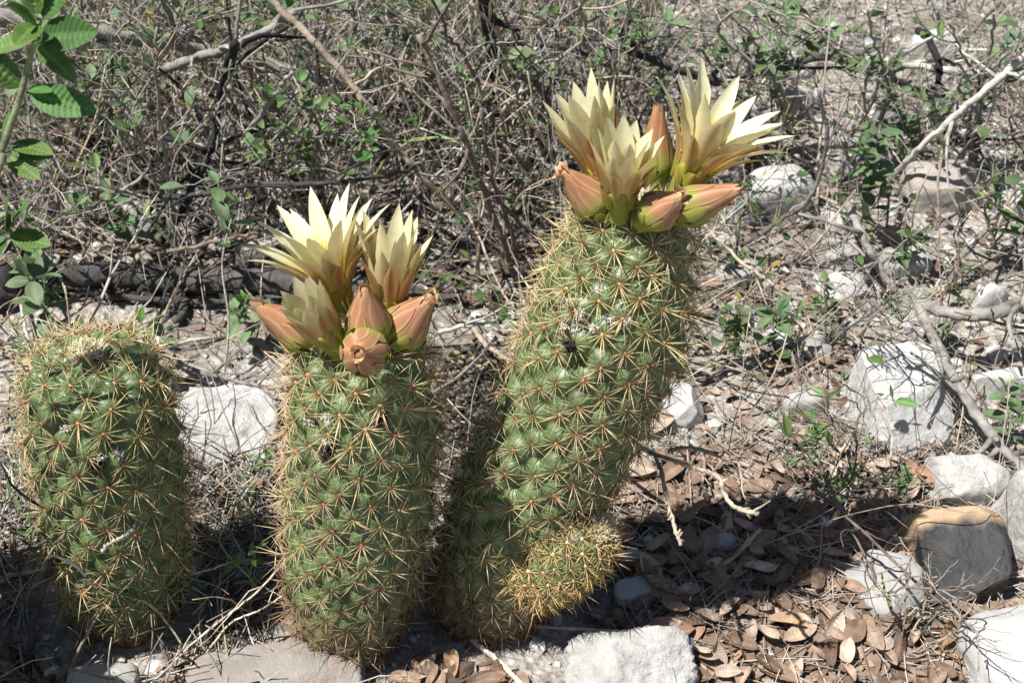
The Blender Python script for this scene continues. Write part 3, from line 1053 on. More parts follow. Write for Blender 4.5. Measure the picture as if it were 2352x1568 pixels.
# ------------------------------------------------------------------ leaves
def leaf_mesh(name, L_, W_, mat, c1, c2, n=9, nv=5, fold=0.25, curl=0.0, pleat=0.0, veins=9, side=0.0, tipw=1.0, seed=0, wav=0.0, petiole=0.12):
    r = np.random.default_rng(seed)
    t = np.linspace(0, 1, n)
    w = W_ / 2 * np.sin(np.pi * t ** (0.85 * tipw)) ** (0.62 if pleat else 0.75) + 0.0002
    w[0] = w[-1] = 0.0002
    vv = np.linspace(-1, 1, nv)
    ang = curl * t
    cx = np.concatenate([[0], np.cumsum(np.cos(ang[:-1]))]) / (n - 1) * L_
    cz = np.concatenate([[0], np.cumsum(-np.sin(ang[:-1]))]) / (n - 1) * L_
    V, Cc = [], []
    ph = r.uniform(0, 6)
    for i in range(n):
        for v in vv:
            z = abs(v) * w[i] * fold
            z += pleat * math.sin(2 * math.pi * (veins * (t[i] - 0.25 * abs(v) * W_ / L_ * 1.2))) * min(1, abs(v) * 4) * (1 - 0.85 * abs(v) ** 3) * math.sin(math.pi * t[i])
            z += wav * W_ * math.sin(5 * t[i] + 2.2 * v + ph)
            V.append((cx[i] + petiole * L_ - side * 0 + z * math.sin(ang[i]), v * w[i] * (1 - 0.1 * fold) + side * L_ * t[i] ** 2, cz[i] + z * math.cos(ang[i])))
            f = 0.5 + 0.5 * math.sin(2 * math.pi * (veins * (t[i] - 0.25 * abs(v) * W_ / L_ * 1.2)) + 1.2) if pleat else abs(v)
            k = 0.6 if pleat else 0.6
            cc = np.array(c1) * (1 - f * k) + np.array(c2) * f * k
            if abs(v) < 0.05:
                cc = cc * 0.6 + np.array(c2) * 0.5
            Cc.append(cc)
    mb = MB()
    mb.add(V, grid_quads(n, nv), None, Cc)
    tube(mb, np.array([[0, 0, 0], [petiole * L_ * 0.5, 0, 0.0002], [petiole * L_ * 1.05, 0, 0]]), [0.0005, 0.0004, 0.0004], 4, c2)
    return mb.mesh(name, M[mat])


OV = [leaf_mesh('leaf', 0.0145, 0.0085, 'leaf', (0.105, 0.165, 0.075), (0.16, 0.225, 0.11), fold=random.uniform(0.1, 0.6), curl=random.uniform(-0.2, 0.8), seed=k, wav=0.03) for k in range(6)]
YO = [leaf_mesh('leaf', 0.0125, 0.0055, 'leaf', (0.115, 0.20, 0.055), (0.15, 0.24, 0.08), fold=random.uniform(0.3, 0.8), curl=random.uniform(-0.3, 0.4), seed=k) for k in range(4)]
RO = [leaf_mesh('leaf', 0.0085, 0.0072, 'leaf', (0.085, 0.165, 0.045), (0.14, 0.23, 0.075), n=7, fold=random.uniform(0.1, 0.4), curl=random.uniform(-0.2, 0.4), seed=k) for k in range(4)]
PL = [leaf_mesh('leaf', 0.0300, 0.0140, 'leaf', (0.055, 0.125, 0.028), (0.15, 0.27, 0.070), n=61, nv=9, fold=random.uniform(0.1, 0.35), curl=random.uniform(-0.15, 0.4), pleat=0.00075, veins=11, seed=k, petiole=0.08) for k in range(5)]
NE = [leaf_mesh('leaf', 0.0090, 0.0020, 'leaf', (0.085, 0.17, 0.050), (0.11, 0.2, 0.06), n=5, nv=3, fold=0.4, curl=random.uniform(-0.3, 0.5), seed=k) for k in range(3)]
YELLOW = [leaf_mesh('leaf', 0.0120, 0.0070, 'leaf', (0.42, 0.30, 0.05), (0.5, 0.32, 0.06), fold=0.4, curl=0.5, seed=2)]
DEAD = []
for k in range(10):
    c1 = [(0.205, 0.142, 0.100), (0.26, 0.190, 0.140), (0.145, 0.098, 0.070), (0.32, 0.255, 0.20), (0.23, 0.150, 0.098)][k % 5]
    c2 = tuple(x * 1.35 for x in c1)
    DEAD.append(leaf_mesh('dead_leaf', random.uniform(0.019, 0.027), random.uniform(0.0090, 0.0125), 'dead', c1, c2, n=33, nv=7, fold=random.uniform(-0.4, 0.9),
                          curl=random.uniform(-1.3, 1.3), pleat=0.00055, veins=9, seed=k, wav=random.uniform(0.03, 0.12), side=random.uniform(-0.15, 0.15), petiole=0.06))


def orient(d, up, roll=0.0):
    x = Vector(d).normalized()
    z = Vector(up) - x * Vector(up).dot(x)
    if z.length < 1e-4:
        z = Vector((1, 0, 0)) - x * x.x
    z.normalize()
    y = z.cross(x)
    m = Matrix((x, y, z)).transposed().to_4x4()
    return m @ Matrix.Rotation(roll, 4, 'X')


def put_leaf(root, pos, d, leaves, s, up=(0, 0, 1), roll=0.3):
    Mx = Matrix.Translation(Vector(pos) - root.location) @ orient(d, up, random.gauss(0, roll)) @ Matrix.Scale(s, 4)
    return link('leaf', random.choice(leaves), root, Mx)


TWC = {'grey': ((0.21, 0.195, 0.175), (0.29, 0.27, 0.245)), 'dark': ((0.050, 0.047, 0.045), (0.085, 0.080, 0.075)), 'tan': ((0.33, 0.27, 0.205), (0.42, 0.35, 0.275)),
       'red': ((0.145, 0.110, 0.090), (0.20, 0.155, 0.125)), 'straw': ((0.50, 0.43, 0.32), (0.60, 0.53, 0.41)), 'green': ((0.20, 0.24, 0.12), (0.17, 0.24, 0.10)),
       'black': ((0.020, 0.019, 0.020), (0.035, 0.033, 0.034)), 'pale': ((0.42, 0.40, 0.36), (0.50, 0.48, 0.43))}


def knobby(n, r0, r1, amp=0.12):
    r = np.linspace(r0, r1, n)
    return r * (1 + rng.normal(0, amp, n))


def sprig(label, base_px, top_px, dy, group, leaves=OV, tone='green', rad=0.0009, nodes=7, lsize=1.0, start=0.35, side=2, bend=0.01, tip=True, name='leafy_sprig', cat='plant', bare=0, density=2):
    """one upright leafy shoot from the ground at base_px to top_px (dy = how far the top leans back)"""
    b = G(*base_px)
    t = WY(top_px[0], top_px[1], max(0.3, b.y + dy))
    root = thing(name, b, label, cat, group)
    m1 = b.lerp(t, 0.33) + Vector((random.gauss(0, bend), random.gauss(0, bend), 0))
    m2 = b.lerp(t, 0.66) + Vector((random.gauss(0, bend), random.gauss(0, bend), 0))
    P = catmull([tuple(b - Vector((0, 0, 0.004))), tuple(m1), tuple(m2), tuple(t)], 6)
    mb = MB()
    c1, c2 = TWC[tone]
    org = np.array(b)
    tube(mb, P - org, knobby(len(P), rad, rad * 0.5, 0.06), 6, c1, c2)
    mb.build('stem', M['bark'], root)
    ln = np.linalg.norm(P[-1] - P[0])

    def along(path, n, s0, size):
        nn = len(path)
        ph = random.uniform(0, 3)
        for k in range(n):
            f = s0 + (1 - s0) * (k + 0.5) / n
            i = min(nn - 2, int(f * (nn - 1)))
            pos = path[i] + (path[i + 1] - path[i]) * (f * (nn - 1) - i)
            tn = path[i + 1] - path[i]
            tn = tn / np.linalg.norm(tn)
            ph += math.pi / 2 + random.uniform(-0.3, 0.3)
            e1 = np.cross(tn, [0.3, 0.2, 1.0])
            e1 /= np.linalg.norm(e1) + 1e-9
            e2 = np.cross(tn, e1)
            for q in range(density):
                a = ph + math.pi * 2 * q / density
                d = e1 * math.cos(a) + e2 * math.sin(a) + tn * random.uniform(0.1, 0.7)
                put_leaf(root, pos, d, leaves, size * random.uniform(0.6, 1.15))
    along(P, nodes, start, lsize)
    for k in range(side):
        f = random.uniform(0.35, 0.85)
        i = int(f * (len(P) - 1))
        d = (P[-1] - P[0]) / ln + rng.normal(0, 0.75, 3)
        d[2] = abs(d[2])
        Q = wander(P[i], d, ln * random.uniform(0.15, 0.35), 6, 0.12)
        mb = MB()
        tube(mb, Q - org, knobby(6, rad * 0.6, rad * 0.35, 0.05), 5, c2)
        mb.build('twig', M['bark'], root)
        along(Q, max(2, nodes // 2), 0.25, lsize * 0.85)
    if tip:
        for q in range(3):
            a = random.uniform(0, 6.28)
            put_leaf(root, P[-1], (math.cos(a) * 0.6, math.sin(a) * 0.6, 0.8), YO if leaves is OV else leaves, lsize * random.uniform(0.5, 0.8))
    for k in range(bare):
        i = random.randrange(3, len(P) - 1)
        Q = wander(P[i], rng.normal(0, 1, 3) + [0, 0, 0.5], random.uniform(0.02, 0.06), 6, 0.2)
        mb = MB()
        tube(mb, Q - org, knobby(6, rad * 0.5, rad * 0.2), 4, TWC['grey'][0])
        mb.build('dry_twig', M['bark'], root)
    return root


# ------------------------------------------------------------------ fallen log and branches
def GH(px, py, h):
    d = ray(px, py)
    t = (h - CAM_H) / d.z
    p = d * t
    return Vector((p.x, p.y, h + gz(p.x, p.y)))


def branch(name, label, pts, r0, r1, tone, twigs=0, tw_len=0.05, sides=8, group=None, cat='branch', amp=0.07, m=8, snags=0, wob=None, hs=1.0):
    wob = (0.0002 if cat == 'stalk' else 0.0006) if wob is None else wob
    P = [GH(p[0], p[1], p[2] * hs) for p in pts]
    b = min(P, key=lambda p: p.z).copy()
    group = group or {'dead_branch': 'dead branches and twigs', 'knobby_twig': 'tan knobby twigs', 'dry_stalk': 'single dry stalks'}.get(name)
    root = thing(name, b, label, cat, group)
    C = catmull([tuple(p) for p in P], m)
    C[1:-1] += rng.normal(0, wob, (len(C) - 2, 3))
    org = np.array(b)
    c1, c2 = TWC[tone]
    mb = MB()
    tube(mb, C - org, knobby(len(C), r0, r1, amp), sides, c1, c2)
    for _ in range(snags):
        i = random.randrange(1, len(C) - 1)
        d = rng.normal(0, 1, 3)
        tube(mb, wander(C[i], d, max(r0 * 2.6, 0.004), 3, 0.2) - org, [r1 * 0.9, r1 * 0.8, r1 * 0.5], 5, c1)
    mb.build('stem', M['bark'], root)
    for _ in range(twigs):
        i = random.randrange(1, len(C) - 1)
        tn = C[min(i + 1, len(C) - 1)] - C[i - 1]
        tn /= np.linalg.norm(tn)
        d = tn * random.uniform(0.2, 1) + rng.normal(0, 0.7, 3)
        d[2] = d[2] * 0.6 + 0.15
        L_ = tw_len * random.uniform(0.5, 1.4)
        mb = MB()
        tube(mb, wander(C[i], d, L_, 7, 0.2) - org, knobby(7, r1 * 0.75, r1 * 0.3, 0.1), 5, c1, c2)
        mb.build('twig', M['bark'], root)
    return root


branch('fallen_log', 'thick dark grey log lying behind the two upright cacti', [(-120, 735, .010), (20, 690, .011), (130, 655, .012), (260, 640, .012), (420, 640, .012), (580, 645, .012), (740, 655, .014)], 0.0120, 0.0100, 'dark', 4, 0.06, 14, cat='log', amp=0.07, snags=3, wob=0.0006)
branch('dead_branch', 'thin dark branch lying just in front of the thick log', [(150, 672, .006), (330, 690, .007), (520, 688, .007), (680, 668, .008)], 0.0030, 0.0020, 'dark', 4, 0.05)
branch('dead_branch', 'long dark branch sloping down across the shrubs behind the log', [(-60, 25, .12), (110, 58, .11), (260, 85, .10), (420, 115, .08), (600, 150, .06), (760, 190, .05), (900, 228, .03)], 0.0063, 0.0041, 'grey', 8, 0.10, 10, hs=1.55)
branch('dead_branch', 'grey branch rising rightward through the shrub behind the log', [(355, 170, .10), (440, 138, .12), (530, 110, .13), (620, 62, .14), (680, 25, .15)], 0.0040, 0.0029, 'grey', 5, 0.08, hs=1.35)
branch('dead_branch', 'dark forked stem dropping toward the log', [(540, 100, .16), (518, 170, .13), (500, 250, .10), (486, 340, .08), (445, 420, .06), (420, 480, .04), (360, 575, .01)], 0.0031, 0.0029, 'black', 8, 0.09, hs=1.35)
branch('dead_branch', 'long pale stem slanting down behind the upright cactus flowers', [(600, -20, .22), (690, 60, .20), (790, 165, .17), (860, 255, .14), (915, 330, .11), (1000, 430, .07), (1090, 515, .02)], 0.0030, 0.0022, 'tan', 3, 0.08)
branch('dead_branch', 'dark twig arching level above the upright cactus flowers', [(370, 448, .05), (440, 446, .06), (520, 428, .07), (610, 415, .07), (760, 408, .07), (910, 382, .06), (960, 370, .05)], 0.0022, 0.0015, 'dark', 6, 0.06, hs=1.8)
branch('dead_branch', 'grey hooked twig curling upward under round green leaves', [(440, 335, .05), (500, 330, .06), (560, 308, .07), (600, 262, .09), (640, 200, .11), (668, 155, .13)], 0.0023, 0.0015, 'grey', 4, 0.05, hs=1.6)
branch('dead_branch', 'low brown twig bowed above the thick log', [(230, 556, .02), (330, 570, .03), (400, 572, .04), (500, 545, .05), (625, 520, .05)], 0.0022, 0.0013, 'red', 5, 0.06, hs=1.7)
branch('dead_branch', 'reddish stem leaning up between the two flowering cacti', [(1190, 660, .0), (1160, 560, .05), (1120, 450, .10), (1075, 330, .15), (1030, 220, .19), (960, 60, .24)], 0.0028, 0.0020, 'red', 8, 0.09)
branch('dead_branch', 'thin brown stem crossing behind the left half of the leaning cactus', [(1195, 650, .0), (1172, 520, .06), (1130, 400, .11), (1105, 240, .17)], 0.0018, 0.0014, 'red', 5, 0.07)
branch('dead_branch', 'thick dark broken stem standing behind the bare shrub', [(1150, 270, .0), (1142, 200, .04), (1128, 120, .09), (1112, 20, .14), (1105, -60, .18)], 0.0065, 0.0045, 'dark', 8, 0.10, 10, hs=1.3)
branch('dead_branch', 'dark level branch behind the open flower heads on the leaning cactus', [(1330, 120, .06), (1420, 110, .08), (1530, 150, .08), (1660, 190, .06), (1780, 160, .06), (1900, 132, .07), (1985, 130, .07)], 0.0042, 0.0036, 'dark', 7, 0.08, hs=1.5)
branch('dead_branch', 'pale branch continuing the dark level branch', [(1960, 130, .07), (2070, 140, .07), (2160, 150, .07), (2260, 165, .07), (2420, 195, .06)], 0.0036, 0.0032, 'pale', 5, 0.09)
branch('dead_branch', 'black angular twig zigzagging below the pale back branch', [(2110, 62, .10), (2138, 90, .10), (2160, 165, .08), (2140, 215, .06), (2150, 280, .05), (2190, 320, .03), (2240, 345, .01)], 0.0036, 0.0024, 'black', 5, 0.07)
branch('dead_branch', 'thin black twig forking off the pale back branch', [(2030, 148, .07), (2075, 185, .06), (2130, 205, .06), (2200, 225, .05), (2265, 245, .04)], 0.0030, 0.0020, 'black', 4, 0.06)
branch('dead_branch', 'straight pale diagonal stem leaning over the broad pinkish stone', [(2440, 40, .18), (2352, 132, .15), (2252, 224, .12), (2128, 335, .07), (2040, 415, .02)], 0.0032, 0.0026, 'pale', 4, 0.07)
branch('dead_branch', 'curved grey branch arching over a small pointed white stone', [(2430, 660, .06), (2352, 692, .055), (2252, 716, .05), (2160, 704, .05), (2098, 668, .05)], 0.0058, 0.0042, 'grey', 1, 0.06, 10, snags=3)
branch('dead_branch', 'grey branch descending past the right of the smooth boulder', [(2098, 668, .047), (2141, 759, .045), (2190, 851, .04), (2264, 967, .03), (2345, 1065, .015), (2420, 1150, .005)], 0.0040, 0.0032, 'grey', 5, 0.07, 8, snags=5)
branch('dead_branch', 'stiff grey stick propped in the dry stalks below the leafy sprig', [(1945, 470, .06), (1980, 540, .05), (2020, 610, .03), (2055, 665, .01)], 0.0034, 0.0030, 'grey', 3, 0.05)
branch('dead_branch', 'straight dry stem poking out right of the leaning cactus', [(1600, 500, .05), (1690, 590, .04), (1790, 660, .03), (1880, 705, .015)], 0.0016, 0.0011, 'tan', 3, 0.05)
branch('dead_branch', 'brown forked stem rising in the dry grass', [(1700, 560, .01), (1790, 500, .05), (1860, 450, .08), (1900, 330, .13), (1880, 200, .18)], 0.0022, 0.0014, 'grey', 6, 0.07)
branch('knobby_twig', 'tan knobby twig hanging over the shaded leaves, bent at its tip', [(1300, 1000, .0), (1420, 1005, .07), (1505, 1052, .115), (1570, 1080, .135), (1645, 1108, .150), (1662, 1150, .145), (1690, 1180, .142), (1740, 1192, .142)], 0.0016, 0.0011, 'tan', 2, 0.02, 7, amp=0.16, snags=16, wob=0.0002)
branch('knobby_twig', 'tan knobby twig pointing straight down beside the small offset cactus', [(1505, 1054, .115), (1522, 1110, .120), (1535, 1180, .118), (1550, 1230, .112), (1562, 1268, .108)], 0.0014, 0.0010, 'tan', 1, 0.015, 7, amp=0.16, snags=9, wob=0.0002)
branch('knobby_twig', 'short tan knobby twig above the shaded leaves', [(1540, 1040, .10), (1590, 1042, .120), (1650, 1062, .135), (1722, 1082, .140)], 0.0013, 0.0010, 'tan', 1, 0.02, 7, amp=0.16, snags=7, wob=0.0002)
branch('dead_branch', 'grey twig running into the left flank of the upright flowering cactus', [(330, 770, .02), (430, 838, .018), (530, 868, .016), (660, 888, .012)], 0.0020, 0.0013, 'grey', 4, 0.05)
branch('dead_branch', 'pale forked twig wedged against the leaning cactus', [(960, 775, .01), (1060, 742, .02), (1140, 720, .025), (1230, 690, .03)], 0.0019, 0.0013, 'pale', 3, 0.04)
branch('dead_branch', 'pale bent twig above the dark mossy clump', [(1075, 730, .02), (1110, 775, .018), (1150, 805, .015), (1200, 850, .012)], 0.0022, 0.0016, 'tan', 2, 0.03)
branch('dry_stalk', 'long thin tan stalk leaning above the dark mossy clump', [(1075, 480, .06), (1110, 560, .05), (1140, 630, .035), (1190, 720, .02)], 0.0012, 0.0009, 'tan', 2, 0.03, 5, cat='stalk')
branch('dry_stalk', 'straight tan stalk lying in front of the leaning cactus', [(1130, 1432, .006), (1260, 1440, .006), (1400, 1450, .006), (1470, 1455, .005)], 0.0013, 0.0010, 'straw', 0, 0.02, 5, cat='stalk')
branch('dry_stalk', 'thick tan stalk beside the rough crumbly stone', [(1080, 1470, .005), (1150, 1530, .006), (1215, 1590, .005)], 0.0017, 0.0014, 'straw', 0, 0.02, 6, cat='stalk')
branch('dry_stalk', 'brown curved twig end among the dead leaves', [(1600, 1335, .006), (1680, 1290, .012), (1745, 1225, .018)], 0.0017, 0.0013, 'tan', 1, 0.02, 6, cat='stalk')
branch('dry_stalk', 'long straw stalk across the dark block', [(1760, 1258, .03), (1900, 1210, .045), (2080, 1165, .050), (2260, 1170, .050), (2300, 1030, .06), (2330, 800, .08)], 0.00045, 0.0003, 'tan', 0, 0.02, 5, cat='stalk', wob=0.0002)
branch('dry_stalk', 'wiry brown stem bending over the flat triangular stone', [(1860, 1130, .05), (1990, 1240, .045), (2090, 1330, .04), (2200, 1420, .03), (2300, 1500, .02)], 0.0011, 0.0008, 'red', 3, 0.05, 5, cat='stalk')
branch('dry_stalk', 'pair of wiry stems before the dark block', [(1880, 1090, .05), (1935, 1200, .035), (1990, 1300, .02), (2040, 1420, .006)], 0.0010, 0.0008, 'red', 4, 0.05, 5, cat='stalk')
branch('dry_stalk', 'pale twig lying across the front of the flowerless cactus foot', [(20, 1340, .02), (150, 1320, .03), (300, 1335, .03), (430, 1290, .025)], 0.0014, 0.0009, 'tan', 5, 0.05, 5, cat='stalk')
branch('dry_stalk', 'crooked whitish twig caught on the flowerless cactus spines', [(232, 1262, .105), (255, 1240, .108), (290, 1222, .110), (306, 1205, .112), (312, 1185, .114)], 0.0012, 0.0008, 'pale', 0, 0.02, 6, cat='stalk', amp=0.2)
branch('dry_stalk', 'brown stem sweeping down before the flowerless cactus', [(330, 1280, .04), (330, 1350, .03), (350, 1420, .02), (385, 1520, .005), (420, 1620, .0)], 0.0014, 0.0010, 'red', 4, 0.05, 5, cat='stalk')
branch('dry_stalk', 'long tan stalk sweeping up from the front slab toward the upright flowering cactus', [(330, 1580, .01), (470, 1450, .03), (590, 1360, .045), (690, 1250, .055), (725, 1190, .06)], 0.0008, 0.0006, 'straw', 2, 0.04, 5, cat='stalk')
branch('dry_stalk', 'thin whitish forked stalk across the gap between the upright cacti', [(385, 1330, .03), (470, 1310, .035), (560, 1285, .035), (655, 1310, .03)], 0.0007, 0.0005, 'pale', 4, 0.04, 5, cat='stalk')
branch('dry_stalk', 'arching brown stalk before the foot of the flowerless cactus', [(150, 1560, .0), (215, 1430, .035), (270, 1370, .05), (350, 1390, .04), (420, 1480, .015)], 0.0010, 0.0007, 'tan', 3, 0.04, 5, cat='stalk')
branch('dry_stalk', 'pale hooked stalk low between the upright cacti', [(430, 1560, .005), (520, 1440, .02), (600, 1400, .03), (650, 1370, .03)], 0.0007, 0.0005, 'straw', 3, 0.03, 5, cat='stalk')
branch('dead_branch', 'dark stem leaning in the shade beside the flowerless cactus', [(60, 1560, .0), (80, 1420, .04), (120, 1300, .07), (165, 1180, .10)], 0.0025, 0.0018, 'dark', 6, 0.06)


# ------------------------------------------------------------------ shrubs
def shrub(label, base_px, tops, group, tone='grey', rad=0.0016, twigs=5, leaves=OV, nleaf=40, lsize=1.05, cluster=0.5):
    b = G(*base_px)
    root = thing('shrub', b, label, 'shrub', group)
    org = np.array(b)
    c1, c2 = TWC[tone]
    spots = []
    for tp in tops:
        t = GH(*tp)
        m1 = b.lerp(t, 0.35) + Vector((random.gauss(0, 0.015), random.gauss(0, 0.015), 0.02))
        m2 = b.lerp(t, 0.7) + Vector((random.gauss(0, 0.012), random.gauss(0, 0.012), 0.015))
        b2 = b + Vector((random.uniform(-0.015, 0.015), random.uniform(-0.015, 0.015), -0.004))
        P = catmull([tuple(b2), tuple(m1), tuple(m2), tuple(t)], 8)
        P[1:-1] += rng.normal(0, 0.0007, (len(P) - 2, 3))
        tn_ = random.choice([tone, tone, 'tan', 'grey'])
        mb = MB()
        rr = rad * random.uniform(0.7, 1.3)
        tube(mb, P - org, knobby(len(P), rr, rr * 0.55, 0.06), 6, *TWC[tn_])
        st = mb.build('stem', M['bark'], root)
        ln = np.linalg.norm(P[-1] - P[0])
        for k in range(twigs):
            i = random.randrange(6, len(P) - 1)
            d = (P[i] - P[i - 2]) / np.linalg.norm(P[i] - P[i - 2]) * 0.8 + rng.normal(0, 0.6, 3)
            d[2] = abs(d[2]) * 0.8
            Q = wander(P[i], d, ln * random.uniform(0.14, 0.42), 8, 0.17)
            mb = MB()
            tube(mb, Q - org, knobby(8, rr * 0.55, rr * 0.22, 0.08), 5, *TWC[random.choice([tn_, 'grey', 'tan'])])
            for _ in range(3):
                j = random.randrange(2, 7)
                d2 = (Q[j] - Q[j - 1]) / np.linalg.norm(Q[j] - Q[j - 1]) + rng.normal(0, 0.7, 3)
                tube(mb, wander(Q[j], d2, ln * random.uniform(0.05, 0.16), 6, 0.2) - org, knobby(6, rr * 0.3, rr * 0.14), 4, TWC['grey'][1])
            mb.build('twig', M['bark'], st)
            for j in range(2, 8):
                spots.append((Q[j], Q[j] - Q[j - 1]))
        for j in range(10, len(P), 2):
            spots.append((P[j], P[j] - P[j - 1]))
    random.shuffle(spots)
    made = 0
    for p, d in spots:
        if made >= nleaf:
            break
        a = random.uniform(0, 6.28)
        dd = d / np.linalg.norm(d)
        for q in range(random.choice([1, 2, 2, 3])):
            a += math.pi * random.uniform(0.7, 1.1)
            put_leaf(root, p, dd * 0.5 + np.array([math.cos(a), math.sin(a), random.uniform(-0.1, 0.7)]), leaves if random.random() > 0.25 or leaves is RO else YO, lsize * random.uniform(0.5, 1.2), roll=0.5)
            made += 1
    return root


GS = 'twiggy shrubs behind the cacti'
shrub('twiggy shrub with sparse leaves rising behind the thick log', (430, 600), [(532, 130, .20), (360, 60, .24), (620, 330, .13), (240, 200, .18), (120, 360, .12), (300, 300, .15)], GS, nleaf=60, twigs=6)
shrub('shrub with small round leaves above the upright cactus flowers', (740, 520), [(690, 220, .17), (640, 290, .15), (760, 150, .20), (600, 200, .17), (700, 330, .13), (820, 300, .14)], GS, leaves=RO, nleaf=110, lsize=1.15, twigs=6)
shrub('shrub of many bare stems behind the gap between the flowering cacti', (1200, 430), [(1080, 0, .22), (1150, 20, .21), (1240, 60, .18), (1010, 60, .21), (930, 30, .22), (1330, 30, .19), (1260, 170, .14)], GS, 'red', 0.0019, nleaf=45, twigs=7)
shrub('leafy shrub at the back behind the round leaved shrub', (900, 260), [(830, -30, .2), (900, -20, .2), (980, 20, .18), (760, 20, .17), (860, 90, .13)], GS, nleaf=80, twigs=6)
shrub('green shrub growing behind the pleated leaf bush', (180, 330), [(40, 30, .22), (130, 10, .22), (240, 30, .21), (330, 10, .2), (80, 160, .15), (280, 130, .15)], GS, nleaf=85, twigs=6)
shrub('leafy shrub at the back between the corner shrub and the round leaved one', (480, 250), [(420, -20, .2), (500, -30, .2), (580, 0, .18), (640, 20, .17), (380, 60, .14)], GS, nleaf=75, twigs=6)
shrub('grey leaved shrub behind the half open flowers of the leaning cactus', (1390, 330), [(1330, 20, .18), (1440, 40, .19), (1500, 60, .17), (1390, 100, .14), (1300, 130, .13)], GS, nleaf=75, twigs=6)
shrub('leafy shrub right behind the wide open flower of the leaning cactus', (1740, 330), [(1650, 20, .18), (1740, 0, .2), (1800, 60, .17), (1880, 90, .15), (1600, 110, .14)], GS, nleaf=90, twigs=6)
shrub('low green shrub under the black zigzag twig', (1970, 330), [(1900, 60, .17), (1990, 20, .18), (2060, 60, .15), (1950, 170, .11)], GS, nleaf=75, twigs=6)
shrub('sparse shrub by the straight pale diagonal stem', (2240, 380), [(2180, 60, .18), (2280, 40, .19), (2350, 120, .15), (2200, 200, .12), (2400, 60, .18)], GS, nleaf=75, twigs=6)
shrub('scrubby plant beside the pinkish stone', (2300, 590), [(2240, 420, .09), (2330, 380, .11), (2290, 470, .07), (2400, 420, .1)], GS, nleaf=40, twigs=5, rad=0.0012)
shrub('thin shrub in front of the thick log, left of the upright flowering cactus', (150, 640), [(60, 470, .10), (20, 380, .14), (180, 480, .10), (260, 440, .12), (100, 540, .07)], GS, nleaf=45, twigs=5, rad=0.0013)
shrub('wiry reddish plant with hardly any leaves before the smooth boulder', (1905, 1130), [(1840, 860, .08), (1950, 880, .08), (2010, 980, .06), (1800, 960, .07), (1890, 900, .09), (1960, 1060, .05)], GS, 'red', 0.0008, nleaf=24, twigs=6, leaves=NE, lsize=1.0)
shrub('bare wiry plant arching over the smooth boulder from behind', (1930, 800), [(2010, 690, .10), (2080, 720, .10), (1960, 700, .10), (2110, 800, .09), (2040, 640, .12)], GS, 'grey', 0.0009, nleaf=14, twigs=7, leaves=NE)
shrub('bare straggling plant beside the broad white front stone', (2110, 1470), [(2010, 1330, .05), (2060, 1380, .05), (2200, 1400, .06), (2150, 1330, .07), (2250, 1480, .05)], GS, 'red', 0.0007, nleaf=4, twigs=6, leaves=NE)
# the same scrub goes on around the place
for k, (x, y) in enumerate([(-0.95, 1.0), (-0.8, 1.5), (-0.35, 1.75), (0.15, 1.8), (0.6, 1.7), (1.0, 1.35), (1.05, 0.9), (-1.2, 0.6), (-0.1, 2.2), (0.8, 2.3), (-0.9, 2.2)]):
    b = Vector((x, y, gz(x, y)))
    root = thing('shrub', b, 'leafy scrub bush growing farther out around the clearing', 'shrub', 'scrub around the clearing')
    org = np.array(b)
    for s in range(6):
        P = wander(org - [0, 0, .004], [random.gauss(0, .5), random.gauss(0, .5), 1], random.uniform(.2, .34), 12, .12)
        mb = MB()
        tube(mb, P - org, knobby(12, .0018, .0008), 5, *TWC['grey'])
        for i in (5, 7, 9):
            tube(mb, wander(P[i], rng.normal(0, .7, 3) + [0, 0, .5], .08, 6, .15) - org, knobby(6, .0009, .0004), 4, TWC['tan'][0])
        mb.build('stem', M['bark'], root)
        for i in range(6, 12, 2):
            a = random.uniform(0, 6.28)
            put_leaf(root, P[i], (math.cos(a), math.sin(a), .4), OV, random.uniform(.7, 1.2))

# leafy sprigs one can point at
GP = 'young leafy sprigs'
sprig('single pale stem with two leaf pairs near the top, rising by the log', (508, 880), (540, 470), 0.05, GP, nodes=4, start=0.72, lsize=1.15, side=0, tone='pale', rad=0.0011)
sprig('leafy sprig with a pair of rounded leaves left of the dark forked stem', (330, 640), (262, 480), 0.0, GP, nodes=4, start=0.4, lsize=1.05, side=1)
sprig('low bright sprig of pointed leaves just left of the upright cactus buds', (575, 800), (562, 690), 0.0, GP, nodes=5, start=0.3, lsize=1.15, side=2)
sprig('tall leafy sprig with grey green leaves in the dry grass right of the flowers', (1945, 640), (1985, 355), 0.02, GP, nodes=8, start=0.45, lsize=1.35, side=3, tone='grey')
sprig('small leafy sprig right of the leaning cactus flank', (1640, 850), (1665, 700), 0.0, GP, nodes=5, start=0.35, lsize=1.1, side=2)
sprig('single leaf sprig in the dry stalks beside the brown forked stem', (1810, 850), (1830, 725), 0.0, GP, nodes=4, start=0.5, lsize=1.15, side=1)
sprig('leafy sprig behind the rear bud of the leaning cactus', (1500, 260), (1470, 60), 0.0, GP, nodes=7, start=0.3, lsize=1.2, side=3)
sprig('leafy sprig standing among the bare shrub stems', (1110, 440), (1100, 255), 0.0, GP, nodes=4, start=0.55, lsize=1.2, side=1)
sprig('pale green sprig between the left and the upright flowering cactus', (585, 1350), (575, 1165), -0.02, GP, leaves=YO, nodes=6, start=0.12, lsize=0.8, side=1)
sprig('leafy sprig above the top of the flowerless cactus', (170, 800), (75, 565), 0.0, GP, nodes=7, start=0.4, lsize=1.5, side=2)
sprig('tall broad leaved sprig just behind the flowerless cactus', (330, 900), (130, 690), 0.05, GP, nodes=5, start=0.5, lsize=1.4, side=1, tone='grey')
